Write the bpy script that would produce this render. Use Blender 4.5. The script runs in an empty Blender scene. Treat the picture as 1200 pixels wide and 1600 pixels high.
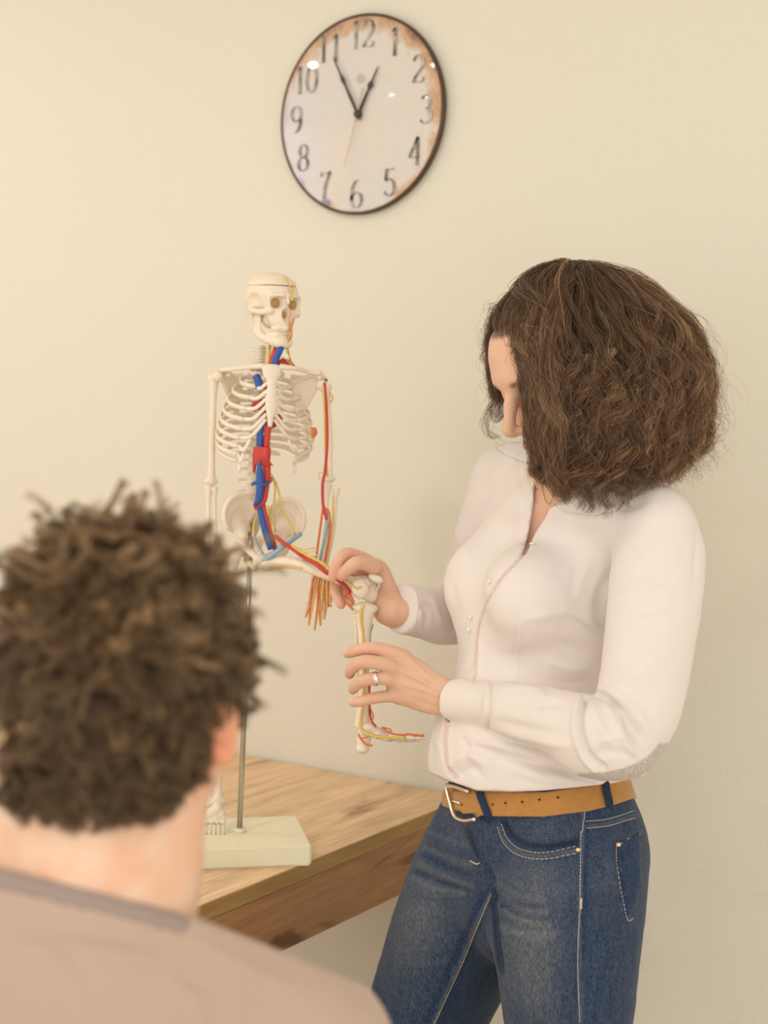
import bpy, math, random
import numpy as np
from mathutils import Vector, Matrix
from mathutils.bvhtree import BVHTree
from mathutils.geometry import delaunay_2d_cdt

SC = bpy.context.scene
COL = SC.collection
FPX = 2400.0                      # focal length in pixels of the 1200x1600 frame
YAW, PITCH, ROLL, EYE = math.radians(33.3), math.radians(4.3), math.radians(1.2), 1.44

# ------------------------------------------------------------------ camera
cam = bpy.data.cameras.new('camera')
cam.sensor_fit = 'VERTICAL'; cam.sensor_height = 36.0
cam.lens = FPX / 1600 * 36.0
cam.clip_start = 0.05
cam.dof.use_dof = True
cam.dof.focus_distance = 2.06
cam.dof.aperture_fstop = 3.4
camo = bpy.data.objects.new('camera', cam); COL.objects.link(camo)
CM = (Matrix.Translation((0, 0, EYE)) @ Matrix.Rotation(YAW, 4, 'Z') @
      Matrix.Rotation(math.pi / 2 - PITCH, 4, 'X') @ Matrix.Rotation(ROLL, 4, 'Z'))
camo.matrix_world = CM
SC.camera = camo
CR = np.array(CM.to_3x3()); CT = np.array(CM.translation)

# ------------------------------------------------------------------ world, lights, exposure
SC.view_settings.view_transform = 'Standard'
SC.view_settings.look = 'None'
SC.view_settings.exposure = 0.08
SC.view_settings.gamma = 1.0
SC.view_settings.use_curve_mapping = False
w = bpy.data.worlds.new('world'); SC.world = w; w.use_nodes = True
w.node_tree.nodes['Background'].inputs[0].default_value = (1.0, 0.975, 0.94, 1)
w.node_tree.nodes['Background'].inputs[1].default_value = 1.12

def area(name, loc, target, size, power, color, shape='RECTANGLE', size_y=None):
    l = bpy.data.lights.new(name, 'AREA'); l.energy = power; l.color = color
    l.shape = shape; l.size = size
    if size_y: l.size_y = size_y
    o = bpy.data.objects.new(name, l); COL.objects.link(o)
    o.location = loc
    d = Vector(target) - Vector(loc)
    o.rotation_euler = d.to_track_quat('-Z', 'Y').to_euler()
    return o
area('window_light', (-4.15, 0.3, 1.35), (-1.0, 1.0, 1.2), 2.6, 16, (1.0, 0.985, 0.97), size_y=2.0)
area('overhead_fill_light', (0.4, -0.1, 2.55), (-0.2, 1.0, 0.9), 1.4, 16, (1.0, 0.95, 0.89), size_y=1.4)  # unseen overhead fill added to light the room, no actual panel
area('right_fill_light', (1.9, -2.2, 1.1), (0.0, 1.8, 0.7), 2.2, 19, (1.0, 0.98, 0.95), size_y=1.6)  # low fill lamp added to brighten woman and lower wall, not a window
DOWNLIGHTS = [(-2.8, 1.44), (-1.63, 0.83), (-2.42, -0.08), (-1.88, -0.43)]

# ------------------------------------------------------------------ helpers: points
def c(px, py, d):                 # pixel + depth -> camera space (x right, y up, z towards the viewer)
    return np.array([(px - 600) / FPX * d, -(py - 800) / FPX * d, -d])
def W(p):                         # camera space -> world
    return np.asarray(p, float) @ CR.T + CT
def IW(p):
    return (np.asarray(p, float) - CT) @ CR
def onz(px, py, z):               # the point of a horizontal plane seen at a pixel
    r = CR @ c(px, py, 1.0)
    return CT + r * ((z - CT[2]) / r[2])
def nrm(v):
    v = np.asarray(v, float); return v / (np.linalg.norm(v) + 1e-12)

# ------------------------------------------------------------------ helpers: objects
def tag(o, label=None, cat=None, group=None, kind=None):
    if label: o['label'] = label
    if cat: o['category'] = cat
    if group: o['group'] = group
    if kind: o['kind'] = kind
    return o
def thing(name, loc, label, cat):
    o = bpy.data.objects.new(name, None); COL.objects.link(o); o.location = loc
    o.empty_display_size = 0.05
    return tag(o, label, cat)
def origin_of(o):
    p = Vector((0, 0, 0))
    while o is not None:
        p = p + o.location; o = o.parent
    return np.array(p)
def mesh_data(name, V, Fc, smooth=True):
    me = bpy.data.meshes.new(name)
    V = np.asarray(V, float)
    if isinstance(Fc, np.ndarray):
        n, k = Fc.shape
        me.vertices.add(len(V)); me.vertices.foreach_set('co', V.ravel())
        me.loops.add(n * k); me.loops.foreach_set('vertex_index', Fc.ravel().astype(np.int32))
        me.polygons.add(n); me.polygons.foreach_set('loop_start', np.arange(0, n * k, k, dtype=np.int32))
        me.update(calc_edges=True); me.validate()
    else:
        me.from_pydata(V.tolist(), [], [list(f) for f in Fc]); me.update()
    if smooth:
        me.polygons.foreach_set('use_smooth', np.ones(len(me.polygons), bool))
    return me
def obj(name, V, Fc, mat, parent=None, camspace=True, smooth=True, attrs=None):
    """one mesh object; V in camera space (or world space when camspace is False)"""
    V = np.asarray(V, float)
    if camspace: V = W(V)
    if parent is not None: V = V - origin_of(parent)
    me = mesh_data(name, V, Fc, smooth)
    o = bpy.data.objects.new(name, me); COL.objects.link(o)
    if mat: me.materials.append(mat)
    if parent is not None: o.parent = parent
    for k, a in (attrs or {}).items():
        at = me.attributes.new(k, 'FLOAT', 'POINT'); at.data.foreach_set('value', np.asarray(a, np.float32))
    return o
def join(parts):
    Vs, Fs, n = [], [], 0
    for V, F in parts:
        Vs.append(np.asarray(V, float)); Fs += [tuple(int(i) + n for i in f) for f in F]; n += len(V)
    return np.vstack(Vs), Fs
def box(lo, hi, bev=0.0):
    x0, y0, z0 = lo; x1, y1, z1 = hi
    if bev <= 0:
        V = [(x, y, z) for x in (x0, x1) for y in (y0, y1) for z in (z0, z1)]
        return np.array(V), [(0, 1, 3, 2), (4, 6, 7, 5), (0, 4, 5, 1), (2, 3, 7, 6), (0, 2, 6, 4), (1, 5, 7, 3)]
    import bmesh
    bm = bmesh.new(); bmesh.ops.create_cube(bm, size=1)
    for v in bm.verts:
        v.co = ((x0 + x1) / 2 + v.co.x * (x1 - x0), (y0 + y1) / 2 + v.co.y * (y1 - y0), (z0 + z1) / 2 + v.co.z * (z1 - z0))
    bmesh.ops.bevel(bm, geom=bm.edges[:], offset=bev, segments=2, affect='EDGES')
    V = np.array([v.co[:] for v in bm.verts]); bm.verts.index_update()
    Fc = [tuple(v.index for v in f.verts) for f in bm.faces]; bm.free()
    return V, Fc
def smooth_path(P, n):
    """Catmull-Rom through the rows of P (any number of columns), n points"""
    P = np.asarray(P, float)
    if len(P) < 3:
        t = np.linspace(0, 1, n)[:, None]; return P[0] * (1 - t) + P[-1] * t
    Q = np.vstack([2 * P[0] - P[1], P, 2 * P[-1] - P[-2]])
    s = np.linspace(0, len(P) - 1, n); i = np.minimum(s.astype(int), len(P) - 2); t = (s - i)[:, None]
    a, b, d, e = Q[i], Q[i + 1], Q[i + 2], Q[i + 3]
    return 0.5 * (2 * b + (d - a) * t + (2 * a - 5 * b + 4 * d - e) * t ** 2 + (3 * b - a - 3 * d + e) * t ** 3)
def tube(P, r, n=8, m=None, up=None, flat=1.0, closed=False, cap=True):
    """tube through P; r scalar or per control point; flat = width ratio across `up`"""
    P = np.asarray(P, float); r = np.broadcast_to(np.asarray(r, float), (len(P),))
    if m: 
        Q = smooth_path(np.column_stack([P, r]), m); P, r = Q[:, :3], Q[:, 3]
    T = np.gradient(P, axis=0)
    if closed: T = np.roll(P, -1, 0) - np.roll(P, 1, 0)
    T /= np.linalg.norm(T, axis=1)[:, None] + 1e-12
    u = np.array(up if up is not None else ((0, 0, 1) if abs(T[0][2]) < 0.9 else (1, 0, 0)), float)
    V = []; a = np.arange(n) * 2 * math.pi / n
    for i in range(len(P)):
        if up is not None: u = np.array(up, float)
        u = u - T[i] * (u @ T[i]); u /= np.linalg.norm(u) + 1e-12
        v = np.cross(T[i], u)
        V.append(P[i] + r[i] * (np.cos(a)[:, None] * u + flat * np.sin(a)[:, None] * v))
    V = np.vstack(V); k = len(P); Fc = []
    for i in range(k if closed else k - 1):
        i2 = (i + 1) % k
        for j in range(n):
            j2 = (j + 1) % n
            Fc.append((i * n + j, i * n + j2, i2 * n + j2, i2 * n + j))
    if cap and not closed:
        Fc.append(tuple(range(n - 1, -1, -1))); Fc.append(tuple((k - 1) * n + j for j in range(n)))
    return V, Fc
def ball(cn, r, nu=12, nv=8, R=None):
    V = []; r = np.broadcast_to(np.asarray(r, float), (3,))
    for i in range(nv + 1):
        th = math.pi * i / nv
        for j in range(nu):
            ph = 2 * math.pi * j / nu
            V.append((math.sin(th) * math.cos(ph), math.sin(th) * math.sin(ph), math.cos(th)))
    V = np.array(V) * r
    if R is not None: V = V @ np.asarray(R).T
    Fc = [(i * nu + j, (i + 1) * nu + j, (i + 1) * nu + (j + 1) % nu, i * nu + (j + 1) % nu) for i in range(nv) for j in range(nu)]
    return V + np.asarray(cn), Fc

# ------------------------------------------------------------------ helpers: implicit surfaces
class Field:
    def __init__(s, lo, hi, h):
        s.lo = np.asarray(lo, float); s.h = h
        s.n = np.ceil((np.asarray(hi) - s.lo) / h).astype(int) + 1
        s.D = np.full(s.n, 1.0, np.float32)
        s.ax = [(s.lo[i] + np.arange(s.n[i]) * h).astype(np.float32) for i in range(3)]
    def sub(s, lo, hi):
        a = np.clip(np.floor((lo - s.lo) / s.h).astype(int), 0, s.n)
        b = np.clip(np.ceil((hi - s.lo) / s.h).astype(int) + 1, 0, s.n)
        return tuple(slice(a[i], b[i]) for i in range(3))
    def xyz(s, sl, o):
        return (s.ax[0][sl[0]][:, None, None] - np.float32(o[0]), s.ax[1][sl[1]][None, :, None] - np.float32(o[1]),
                s.ax[2][sl[2]][None, None, :] - np.float32(o[2]))
    def put(s, sl, d, k, cut):
        a = s.D[sl]
        if a.size == 0: return
        if cut:
            if k > 0:
                h = np.maximum(k - np.abs(a + d), 0) / k; s.D[sl] = np.maximum(a, -d) + h * h * k / 4
            else: s.D[sl] = np.maximum(a, -d)
        elif k > 0:
            h = np.maximum(k - np.abs(a - d), 0) / k; s.D[sl] = np.minimum(a, d) - h * h * k / 4
        else: s.D[sl] = np.minimum(a, d)
    def cap(s, a, b, ra, rb=None, k=0.0, cut=False):
        a = np.asarray(a, float); b = np.asarray(b, float); rb = ra if rb is None else rb
        m = max(ra, rb) + k + 3 * s.h
        sl = s.sub(np.minimum(a, b) - m, np.maximum(a, b) + m)
        X, Y, Z = s.xyz(sl, a); ab = b - a; L = float(ab @ ab) + 1e-12
        t = np.clip((X * ab[0] + Y * ab[1] + Z * ab[2]) / L, 0, 1)
        d = np.sqrt((X - t * ab[0]) ** 2 + (Y - t * ab[1]) ** 2 + (Z - t * ab[2]) ** 2) - (ra + (rb - ra) * t)
        s.put(sl, d.astype(np.float32), k, cut)
    def chain(s, P, r, k=0.0, m=None):
        P = np.asarray(P, float); r = np.broadcast_to(np.asarray(r, float), (len(P),))
        if m: Q = smooth_path(np.column_stack([P, r]), m); P, r = Q[:, :3], Q[:, 3]
        for i in range(len(P) - 1): s.cap(P[i], P[i + 1], r[i], r[i + 1], k)
    def ell(s, cn, r, R=None, k=0.0, cut=False):
        r = np.broadcast_to(np.asarray(r, float), (3,)); R = np.eye(3) if R is None else np.asarray(R)
        cn = np.asarray(cn, float)
        ext = np.sqrt(((R * r) ** 2).sum(1)) + k + 3 * s.h
        sl = s.sub(cn - ext, cn + ext); X, Y, Z = s.xyz(sl, cn)
        q = [X * R[0, i] + Y * R[1, i] + Z * R[2, i] for i in range(3)]
        k0 = np.sqrt(sum((q[i] / r[i]) ** 2 for i in range(3))) + 1e-6
        k1 = np.sqrt(sum((q[i] / r[i] ** 2) ** 2 for i in range(3))) + 1e-6
        s.put(sl, (k0 * (k0 - 1) / k1).astype(np.float32), k, cut)
    def loft(s, rows, u, k=0.0, m=None):
        """rows: (point, radius along u, radius across u); elliptical sections"""
        A = np.array([list(p) + [ru, rv] for p, ru, rv in rows], float)
        if m: A = smooth_path(A, m)
        for i in range(len(A) - 1): s._ecap(A[i], A[i + 1], u, k)
    def _ecap(s, A, B, u, k):
        a, b = A[:3], B[:3]; ab = b - a; L = np.linalg.norm(ab) + 1e-9; t_ = ab / L
        u = np.asarray(u, float); u = nrm(u - t_ * (u @ t_)); v = np.cross(t_, u)
        m = max(A[3], A[4], B[3], B[4]) + k + 3 * s.h
        sl = s.sub(np.minimum(a, b) - m, np.maximum(a, b) + m); X, Y, Z = s.xyz(sl, a)
        w_ = X * t_[0] + Y * t_[1] + Z * t_[2]; t = np.clip(w_ / L, 0, 1); wr = w_ - t * L
        U = X * u[0] + Y * u[1] + Z * u[2]; Vv = X * v[0] + Y * v[1] + Z * v[2]
        ru = A[3] + (B[3] - A[3]) * t; rv = A[4] + (B[4] - A[4]) * t; rw = np.minimum(ru, rv)
        k0 = np.sqrt((U / ru) ** 2 + (Vv / rv) ** 2 + (wr / rw) ** 2) + 1e-6
        k1 = np.sqrt((U / ru ** 2) ** 2 + (Vv / rv ** 2) ** 2 + (wr / rw ** 2) ** 2) + 1e-6
        s.put(sl, (k0 * (k0 - 1) / k1).astype(np.float32), k, False)
    def mesh(s, smooth=1, iso=0.0):
        D = s.D - iso if iso else s.D
        sg = D < 0
        cnt = np.zeros(np.array(D.shape) - 1, np.int8); cor = [(i, j, k) for i in (0, 1) for j in (0, 1) for k in (0, 1)]
        for i, j, k in cor: cnt += sg[i:i + D.shape[0] - 1, j:j + D.shape[1] - 1, k:k + D.shape[2] - 1]
        idx = np.argwhere((cnt > 0) & (cnt < 8)); del cnt
        ids = np.full(np.array(D.shape) - 1, -1, np.int32); ids[tuple(idx.T)] = np.arange(len(idx))
        acc = np.zeros((len(idx), 3)); num = np.zeros(len(idx))
        dv = {q: D[idx[:, 0] + q[0], idx[:, 1] + q[1], idx[:, 2] + q[2]] for q in cor}
        for a in cor:
            for ax in range(3):
                if a[ax]: continue
                b = list(a); b[ax] = 1; b = tuple(b); da, db = dv[a], dv[b]
                m = (da < 0) != (db < 0); t = da[m] / (da[m] - db[m])
                p = np.tile(np.array(a, float), (m.sum(), 1)); p[:, ax] += t
                acc[m] += p; num[m] += 1
        V = s.lo + (idx + acc / num[:, None]) * s.h
        Fs = []
        for ax in range(3):
            o1, o2 = [(1, 2), (2, 0), (0, 1)][ax]
            s0 = [slice(None)] * 3; s1 = [slice(None)] * 3; s0[ax] = slice(0, -1); s1[ax] = slice(1, None)
            A, B = sg[tuple(s0)], sg[tuple(s1)]
            e = np.argwhere(A != B)
            e = e[(e[:, o1] > 0) & (e[:, o2] > 0) & (e[:, o1] < D.shape[o1] - 1) & (e[:, o2] < D.shape[o2] - 1)]
            q = []
            for da, db in ((-1, -1), (0, -1), (0, 0), (-1, 0)):
                f = e.copy(); f[:, o1] += da; f[:, o2] += db; q.append(ids[tuple(f.T)])
            q = np.stack(q, 1); fl = B[tuple(e.T)]
            q[fl] = q[fl][:, ::-1]; Fs.append(q)
        Fq = np.vstack(Fs); Fq = Fq[(Fq >= 0).all(1)]
        for _ in range(smooth): V = relax(V, Fq)
        return V, Fq
def relax(V, Fq, amt=0.5):
    S = np.zeros_like(V); N = np.zeros(len(V))
    for a, b in ((0, 1), (1, 2), (2, 3), (3, 0)):
        i, j = Fq[:, a], Fq[:, b]
        for x in range(3):
            S[:, x] += np.bincount(i, V[j, x], len(V)) + np.bincount(j, V[i, x], len(V))
        N += np.bincount(i, minlength=len(V)) + np.bincount(j, minlength=len(V))
    N[N == 0] = 1
    return V + amt * (S / N[:, None] - V)
def normals(V, Fq):
    n = np.cross(V[Fq[:, 2]] - V[Fq[:, 0]], V[Fq[:, 3]] - V[Fq[:, 1]])
    N = np.zeros_like(V)
    for a in range(4):
        for x in range(3): N[:, x] += np.bincount(Fq[:, a], n[:, x], len(V))
    return N / (np.linalg.norm(N, axis=1)[:, None] + 1e-12)
def proj(V):
    d = -V[:, 2]; return V[:, 0] / d * FPX + 600, -V[:, 1] / d * FPX + 800, d
def dist_poly(px, py, pts):
    """distance (pixels) to a polyline, the parameter 0..1 along it, and the signed side"""
    pts = np.asarray(pts, float); best = np.full(len(px), 1e9); tt = np.zeros(len(px)); side = np.zeros(len(px)); n = len(pts) - 1
    for i in range(n):
        a, b = pts[i], pts[i + 1]; ab = b - a; L = ab @ ab + 1e-9
        t = np.clip(((px - a[0]) * ab[0] + (py - a[1]) * ab[1]) / L, 0, 1)
        dx, dy = px - a[0] - t * ab[0], py - a[1] - t * ab[1]
        d = np.hypot(dx, dy); m = d < best
        best[m] = d[m]; tt[m] = (i + t[m]) / n; side[m] = np.sign(ab[0] * dy - ab[1] * dx)[m]
    return best, tt, side
FG = 1.3
def sculpt(V, Fq, strokes, dlim=(0, 9)):
    """push folds into / out of a surface: (points, width, depth[, mode]) with widths in pixels at the surface"""
    N = normals(V, Fq); px, py, d = proj(V)
    vis = (-(N * (V / np.linalg.norm(V, axis=1)[:, None])).sum(1)); m = np.clip((vis - 0.05) / 0.3, 0, 1) * (d > dlim[0]) * (d < dlim[1])
    off = np.zeros(len(V))
    for st in strokes:
        pts, wd, dep = st[:3]; mode = st[3] if len(st) > 3 else 'g'
        pp = smooth_path(pts, max(len(pts) * 5, 6)) if len(pts) > 2 else np.array(pts, float)
        D, t, sd = dist_poly(px, py, pp)
        env = np.sin(np.clip(t, 0.02, 0.98) * math.pi) ** 0.5 if mode != 'c' else 1.0
        if mode == 's':           # a step: one side raised, falling off smoothly
            off += dep * np.where(sd > 0, np.exp(-(D / (wd * 3)) ** 2), 0) * env
        else:
            off += dep * FG * np.exp(-(D / wd) ** 2) * env
    return V + N * (off * m)[:, None]
def noise3(P, seed=0, oct=3):
    """cheap smooth pseudo noise from sines, about -1..1"""
    rs = np.random.RandomState(seed); o = np.zeros(len(P)); a = 1.0
    for k in range(oct):
        for _ in range(3):
            d = rs.normal(size=3); d /= np.linalg.norm(d)
            o += a / 3 * np.sin((P @ d) * (2 ** k) * 1.0 + rs.rand() * 6.28 + 1.3 * np.sin((P @ rs.normal(size=3)) * (2 ** k) * 0.5))
        a *= 0.5
    return o
def bvh(V, Fq): return BVHTree.FromPolygons([tuple(v) for v in V], [tuple(int(i) for i in f) for f in Fq])
def hit(t, px, py, off=0.0):
    r = nrm(c(px, py, 1)); p, n, i, d = t.ray_cast(Vector((0, 0, 0)), Vector(r))
    if p is None: return None, None
    n = np.array(n)
    if n @ r > 0: n = -n
    return np.array(p) + n * off, n
def hits(t, pts, off=0.0):
    P, N = [], []
    for x, y in pts:
        p, n = hit(t, x, y, off)
        if p is not None: P.append(p); N.append(n)
    return np.array(P), np.array(N)
def patch(t, poly, off, th, step=6.0, m=None):
    """a thin sheet lying on a surface, its outline given where it is seen"""
    pl = np.array(poly, float)
    if m: pl = smooth_path(np.vstack([pl, pl[:1]]), m)[:-1]
    bd = []
    for i in range(len(pl)):
        a, b = pl[i], pl[(i + 1) % len(pl)]; k = max(1, int(np.linalg.norm(b - a) / step))
        bd += [a + (b - a) * j / k for j in range(k)]
    pts = [Vector(p) for p in bd]; nb = len(pts)
    lo, hi = pl.min(0), pl.max(0)
    for x in np.arange(lo[0] + step / 2, hi[0], step):
        for y in np.arange(lo[1] + step / 2, hi[1], step): pts.append(Vector((x, y)))
    vs, es, fs, *_ = delaunay_2d_cdt(pts, [], [list(range(nb))], 1, 1e-4)
    P, Nn = [], []; prev = None
    for v in vs:
        p, n = hit(t, v.x, v.y)
        if p is None: p, n = (prev if prev else (c(v.x, v.y, 2.05), np.array([0, 0, 1.0])))
        prev = (p, n); P.append(p); Nn.append(n)
    P = np.array(P); Nn = np.array(Nn); k = len(P)
    V = np.vstack([P + Nn * (off + th), P + Nn * off]); Fc = []
    cnt = {}
    for f in fs:
        f = list(f); a, b, d = P[f[0]], P[f[1]], P[f[2]]
        if np.cross(b - a, d - a) @ Nn[f[0]] < 0: f = f[::-1]
        Fc.append(tuple(f)); Fc.append(tuple(k + i for i in f[::-1]))
        for i in range(len(f)): cnt[(f[i], f[(i + 1) % len(f)])] = 1
    for (a, b) in list(cnt):
        if (b, a) not in cnt: Fc.append((b, a, a + k, b + k))
    return V, Fc

# ------------------------------------------------------------------ materials
def mat(name, col, rough=0.5, metal=0.0, spec=0.5, noise=None, bump=None, sss=0.0, sheen=0.0, coat=0.0, vary=None):
    """noise=(scale, amount)  bump=(scale, strength, distance)"""
    m = bpy.data.materials.new(name); m.use_nodes = True; nt = m.node_tree; b = nt.nodes['Principled BSDF']
    b.inputs['Base Color'].default_value = (*col, 1); b.inputs['Roughness'].default_value = rough
    b.inputs['Metallic'].default_value = metal; b.inputs['Specular IOR Level'].default_value = spec
    if sss:
        b.inputs['Subsurface Weight'].default_value = sss; b.inputs['Subsurface Radius'].default_value = (1, 0.35, 0.2)
        b.inputs['Subsurface Scale'].default_value = 0.006
    if sheen: b.inputs['Sheen Weight'].default_value = sheen
    if coat: b.inputs['Coat Weight'].default_value = coat
    tc = nt.nodes.new('ShaderNodeTexCoord')
    if noise:
        n = nt.nodes.new('ShaderNodeTexNoise'); n.inputs['Scale'].default_value = noise[0]; n.inputs['Detail'].default_value = 5
        nt.links.new(tc.outputs['Object'], n.inputs['Vector'])
        mx = nt.nodes.new('ShaderNodeMix'); mx.data_type = 'RGBA'
        mx.inputs[6].default_value = (*[v * (1 - noise[1]) for v in col], 1)
        mx.inputs[7].default_value = (*[min(1, v * (1 + noise[1])) for v in col], 1)
        nt.links.new(n.outputs['Fac'], mx.inputs[0]); nt.links.new(mx.outputs[2], b.inputs['Base Color'])
    if bump:
        n = nt.nodes.new('ShaderNodeTexNoise'); n.inputs['Scale'].default_value = bump[0]; n.inputs['Detail'].default_value = 4
        nt.links.new(tc.outputs['Object'], n.inputs['Vector'])
        bp = nt.nodes.new('ShaderNodeBump'); bp.inputs['Strength'].default_value = bump[1]; bp.inputs['Distance'].default_value = bump[2]
        nt.links.new(n.outputs['Fac'], bp.inputs['Height']); nt.links.new(bp.outputs[0], b.inputs['Normal'])
    return m
def nodes(m): return m.node_tree, m.node_tree.nodes['Principled BSDF']
def ramp(nt, src, stops):
    r = nt.nodes.new('ShaderNodeValToRGB'); nt.links.new(src, r.inputs[0])
    while len(r.color_ramp.elements) < len(stops): r.color_ramp.elements.new(0.5)
    for e, (p, cl) in zip(r.color_ramp.elements, stops): e.position = p; e.color = (*cl, 1)
    return r.outputs[0]
def mixc(nt, fac, a, b, mode='MIX'):
    mx = nt.nodes.new('ShaderNodeMix'); mx.data_type = 'RGBA'; mx.blend_type = mode
    for s, v in ((0, fac), (6, a), (7, b)):
        if isinstance(v, bpy.types.NodeSocket): nt.links.new(v, mx.inputs[s])
        else: mx.inputs[s].default_value = v if s == 0 else (*v, 1)
    return mx.outputs[2]
def attr(nt, name):
    a = nt.nodes.new('ShaderNodeAttribute'); a.attribute_name = name; return a.outputs['Fac']
def math_(nt, op, a, b=0.0, clamp=False):
    n = nt.nodes.new('ShaderNodeMath'); n.operation = op; n.use_clamp = clamp
    for i, v in enumerate((a, b)):
        if isinstance(v, bpy.types.NodeSocket): nt.links.new(v, n.inputs[i])
        else: n.inputs[i].default_value = v
    return n.outputs[0]
def noise_tex(nt, scale, detail=4, vec_scale=None, coord='Object', rough=0.5, dist=0.0):
    tc = nt.nodes.new('ShaderNodeTexCoord'); src = tc.outputs[coord]
    if vec_scale:
        mp = nt.nodes.new('ShaderNodeMapping'); mp.inputs['Scale'].default_value = vec_scale
        nt.links.new(src, mp.inputs[0]); src = mp.outputs[0]
    n = nt.nodes.new('ShaderNodeTexNoise'); n.inputs['Scale'].default_value = scale; n.inputs['Detail'].default_value = detail
    n.inputs['Roughness'].default_value = rough; n.inputs['Distortion'].default_value = dist
    nt.links.new(src, n.inputs['Vector']); return n.outputs['Fac']

M = {}
M['wall'] = mat('wall_paint', (0.79, 0.755, 0.655), 0.85, spec=0.15, bump=(160, 0.35, 0.003))
M['ceiling'] = mat('ceiling_paint', (0.85, 0.82, 0.76), 0.9, spec=0.1, bump=(80, 0.1, 0.002))
M['floor'] = mat('floor_vinyl', (0.82, 0.70, 0.52), 0.5, noise=(6, 0.15))
M['trim'] = mat('trim_white', (0.82, 0.78, 0.70), 0.4)
def oak(name, tint, dark):
    m = mat(name, tint, 0.42, spec=0.35); nt, b = nodes(m)
    g1 = noise_tex(nt, 3.2, 6, (5.5, 0.7, 5.5), rough=0.6, dist=0.6)
    g2 = noise_tex(nt, 9, 8, (16, 0.8, 16), rough=0.7)
    g3 = noise_tex(nt, 2.2, 5, (5.0, 0.9, 5.0), rough=0.55, dist=1.2)
    lt = tuple(min(1, v * 1.22) for v in tint)
    base = ramp(nt, g1, [(0.3, dark), (0.47, tint), (0.68, lt)])
    fine = ramp(nt, g2, [(0.35, (0.72, 0.66, 0.58)), (0.6, (1, 1, 1))])
    cx = mixc(nt, 0.75, base, fine, 'MULTIPLY')
    cr = ramp(nt, g3, [(0.0, (0.0, 0.0, 0.0)), (0.34, (0.25, 0.15, 0.08)), (0.42, (1, 1, 1))])
    cx = mixc(nt, 0.75, cx, cr, 'MULTIPLY')
    nt.links.new(cx, b.inputs['Base Color'])
    bp = nt.nodes.new('ShaderNodeBump'); bp.inputs['Strength'].default_value = 0.15; bp.inputs['Distance'].default_value = 0.001
    nt.links.new(g2, bp.inputs['Height']); nt.links.new(bp.outputs[0], b.inputs['Normal'])
    return m
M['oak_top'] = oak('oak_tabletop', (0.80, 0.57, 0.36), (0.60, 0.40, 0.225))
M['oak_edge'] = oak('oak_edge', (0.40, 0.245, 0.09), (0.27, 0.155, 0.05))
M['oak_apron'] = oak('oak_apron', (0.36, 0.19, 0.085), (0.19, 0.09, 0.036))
M['bone'] = mat('bone_plastic', (0.84, 0.745, 0.60), 0.42, spec=0.4, sss=0.15, noise=(60, 0.05))
M['bone_dark'] = mat('bone_plastic_ochre', (0.46, 0.29, 0.10), 0.5, sss=0.1)
M['cartilage'] = mat('cartilage_plastic', (0.86, 0.78, 0.66), 0.4, sss=0.15)
M['artery'] = mat('artery_red', (0.55, 0.045, 0.03), 0.35)
M['artery_orange'] = mat('artery_orange', (0.72, 0.16, 0.04), 0.4)
M['vein'] = mat('vein_blue', (0.02, 0.09, 0.36), 0.35)
M['vein_pale'] = mat('vein_pale_blue', (0.27, 0.42, 0.53), 0.45)
M['nerve'] = mat('nerve_yellow', (0.74, 0.52, 0.12), 0.45)
M['steel'] = mat('rod_steel', (0.55, 0.52, 0.48), 0.25, metal=1.0)
M['screw'] = mat('screw_steel', (0.35, 0.33, 0.30), 0.3, metal=1.0)
M['base'] = mat('stand_base_plastic', (0.84, 0.80, 0.60), 0.35, noise=(14, 0.04))
M['shoe'] = mat('shoe_leather', (0.12, 0.08, 0.06), 0.5)
M['silver'] = mat('ring_silver', (0.85, 0.82, 0.76), 0.2, metal=1.0)
M['gold'] = mat('necklace_gold', (0.75, 0.50, 0.22), 0.25, metal=1.0)
M['brass'] = mat('rivet_brass', (0.80, 0.62, 0.36), 0.35, metal=1.0)
M['buckle'] = mat('buckle_metal', (0.82, 0.74, 0.62), 0.28, metal=1.0)
M['thread'] = mat('seam_thread', (0.62, 0.50, 0.38), 0.8)
M['thread_pale'] = mat('seam_thread_pale', (0.52, 0.54, 0.58), 0.8)
M['button'] = mat('shirt_button', (0.90, 0.80, 0.70), 0.25)
M['suede'] = mat('belt_suede', (0.46, 0.225, 0.06), 0.85, spec=0.2, noise=(120, 0.18), bump=(900, 0.3, 0.0006), sheen=0.3)
M['hole'] = mat('belt_hole', (0.04, 0.02, 0.01), 0.9)
def skin(name, base, red):
    m = mat(name, base, 0.48, spec=0.35, sss=0.22); nt, b = nodes(m)
    n = noise_tex(nt, 35, 4)
    cx = mixc(nt, ramp(nt, n, [(0.35, (0, 0, 0)), (0.75, (0.5, 0.5, 0.5))]), base, red)
    cx = mixc(nt, attr(nt, 'flush'), cx, red)
    cx = mixc(nt, attr(nt, 'nail'), cx, (0.86, 0.60, 0.52))
    cx = mixc(nt, attr(nt, 'dark'), cx, (0.10, 0.05, 0.03))
    nt.links.new(cx, b.inputs['Base Color'])
    bp = nt.nodes.new('ShaderNodeBump'); bp.inputs['Strength'].default_value = 0.12; bp.inputs['Distance'].default_value = 0.0008
    nt.links.new(noise_tex(nt, 420, 3), bp.inputs['Height']); nt.links.new(bp.outputs[0], b.inputs['Normal'])
    return m
M['skin'] = skin('skin_woman', (0.76, 0.50, 0.36), (0.72, 0.36, 0.24))
M['skin_man'] = skin('skin_man', (0.80, 0.56, 0.41), (0.72, 0.27, 0.13))
M['shirt'] = mat('shirt_cotton', (0.81, 0.745, 0.71), 0.8, spec=0.15, sheen=0.15)
nt, b = nodes(M['shirt'])
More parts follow.
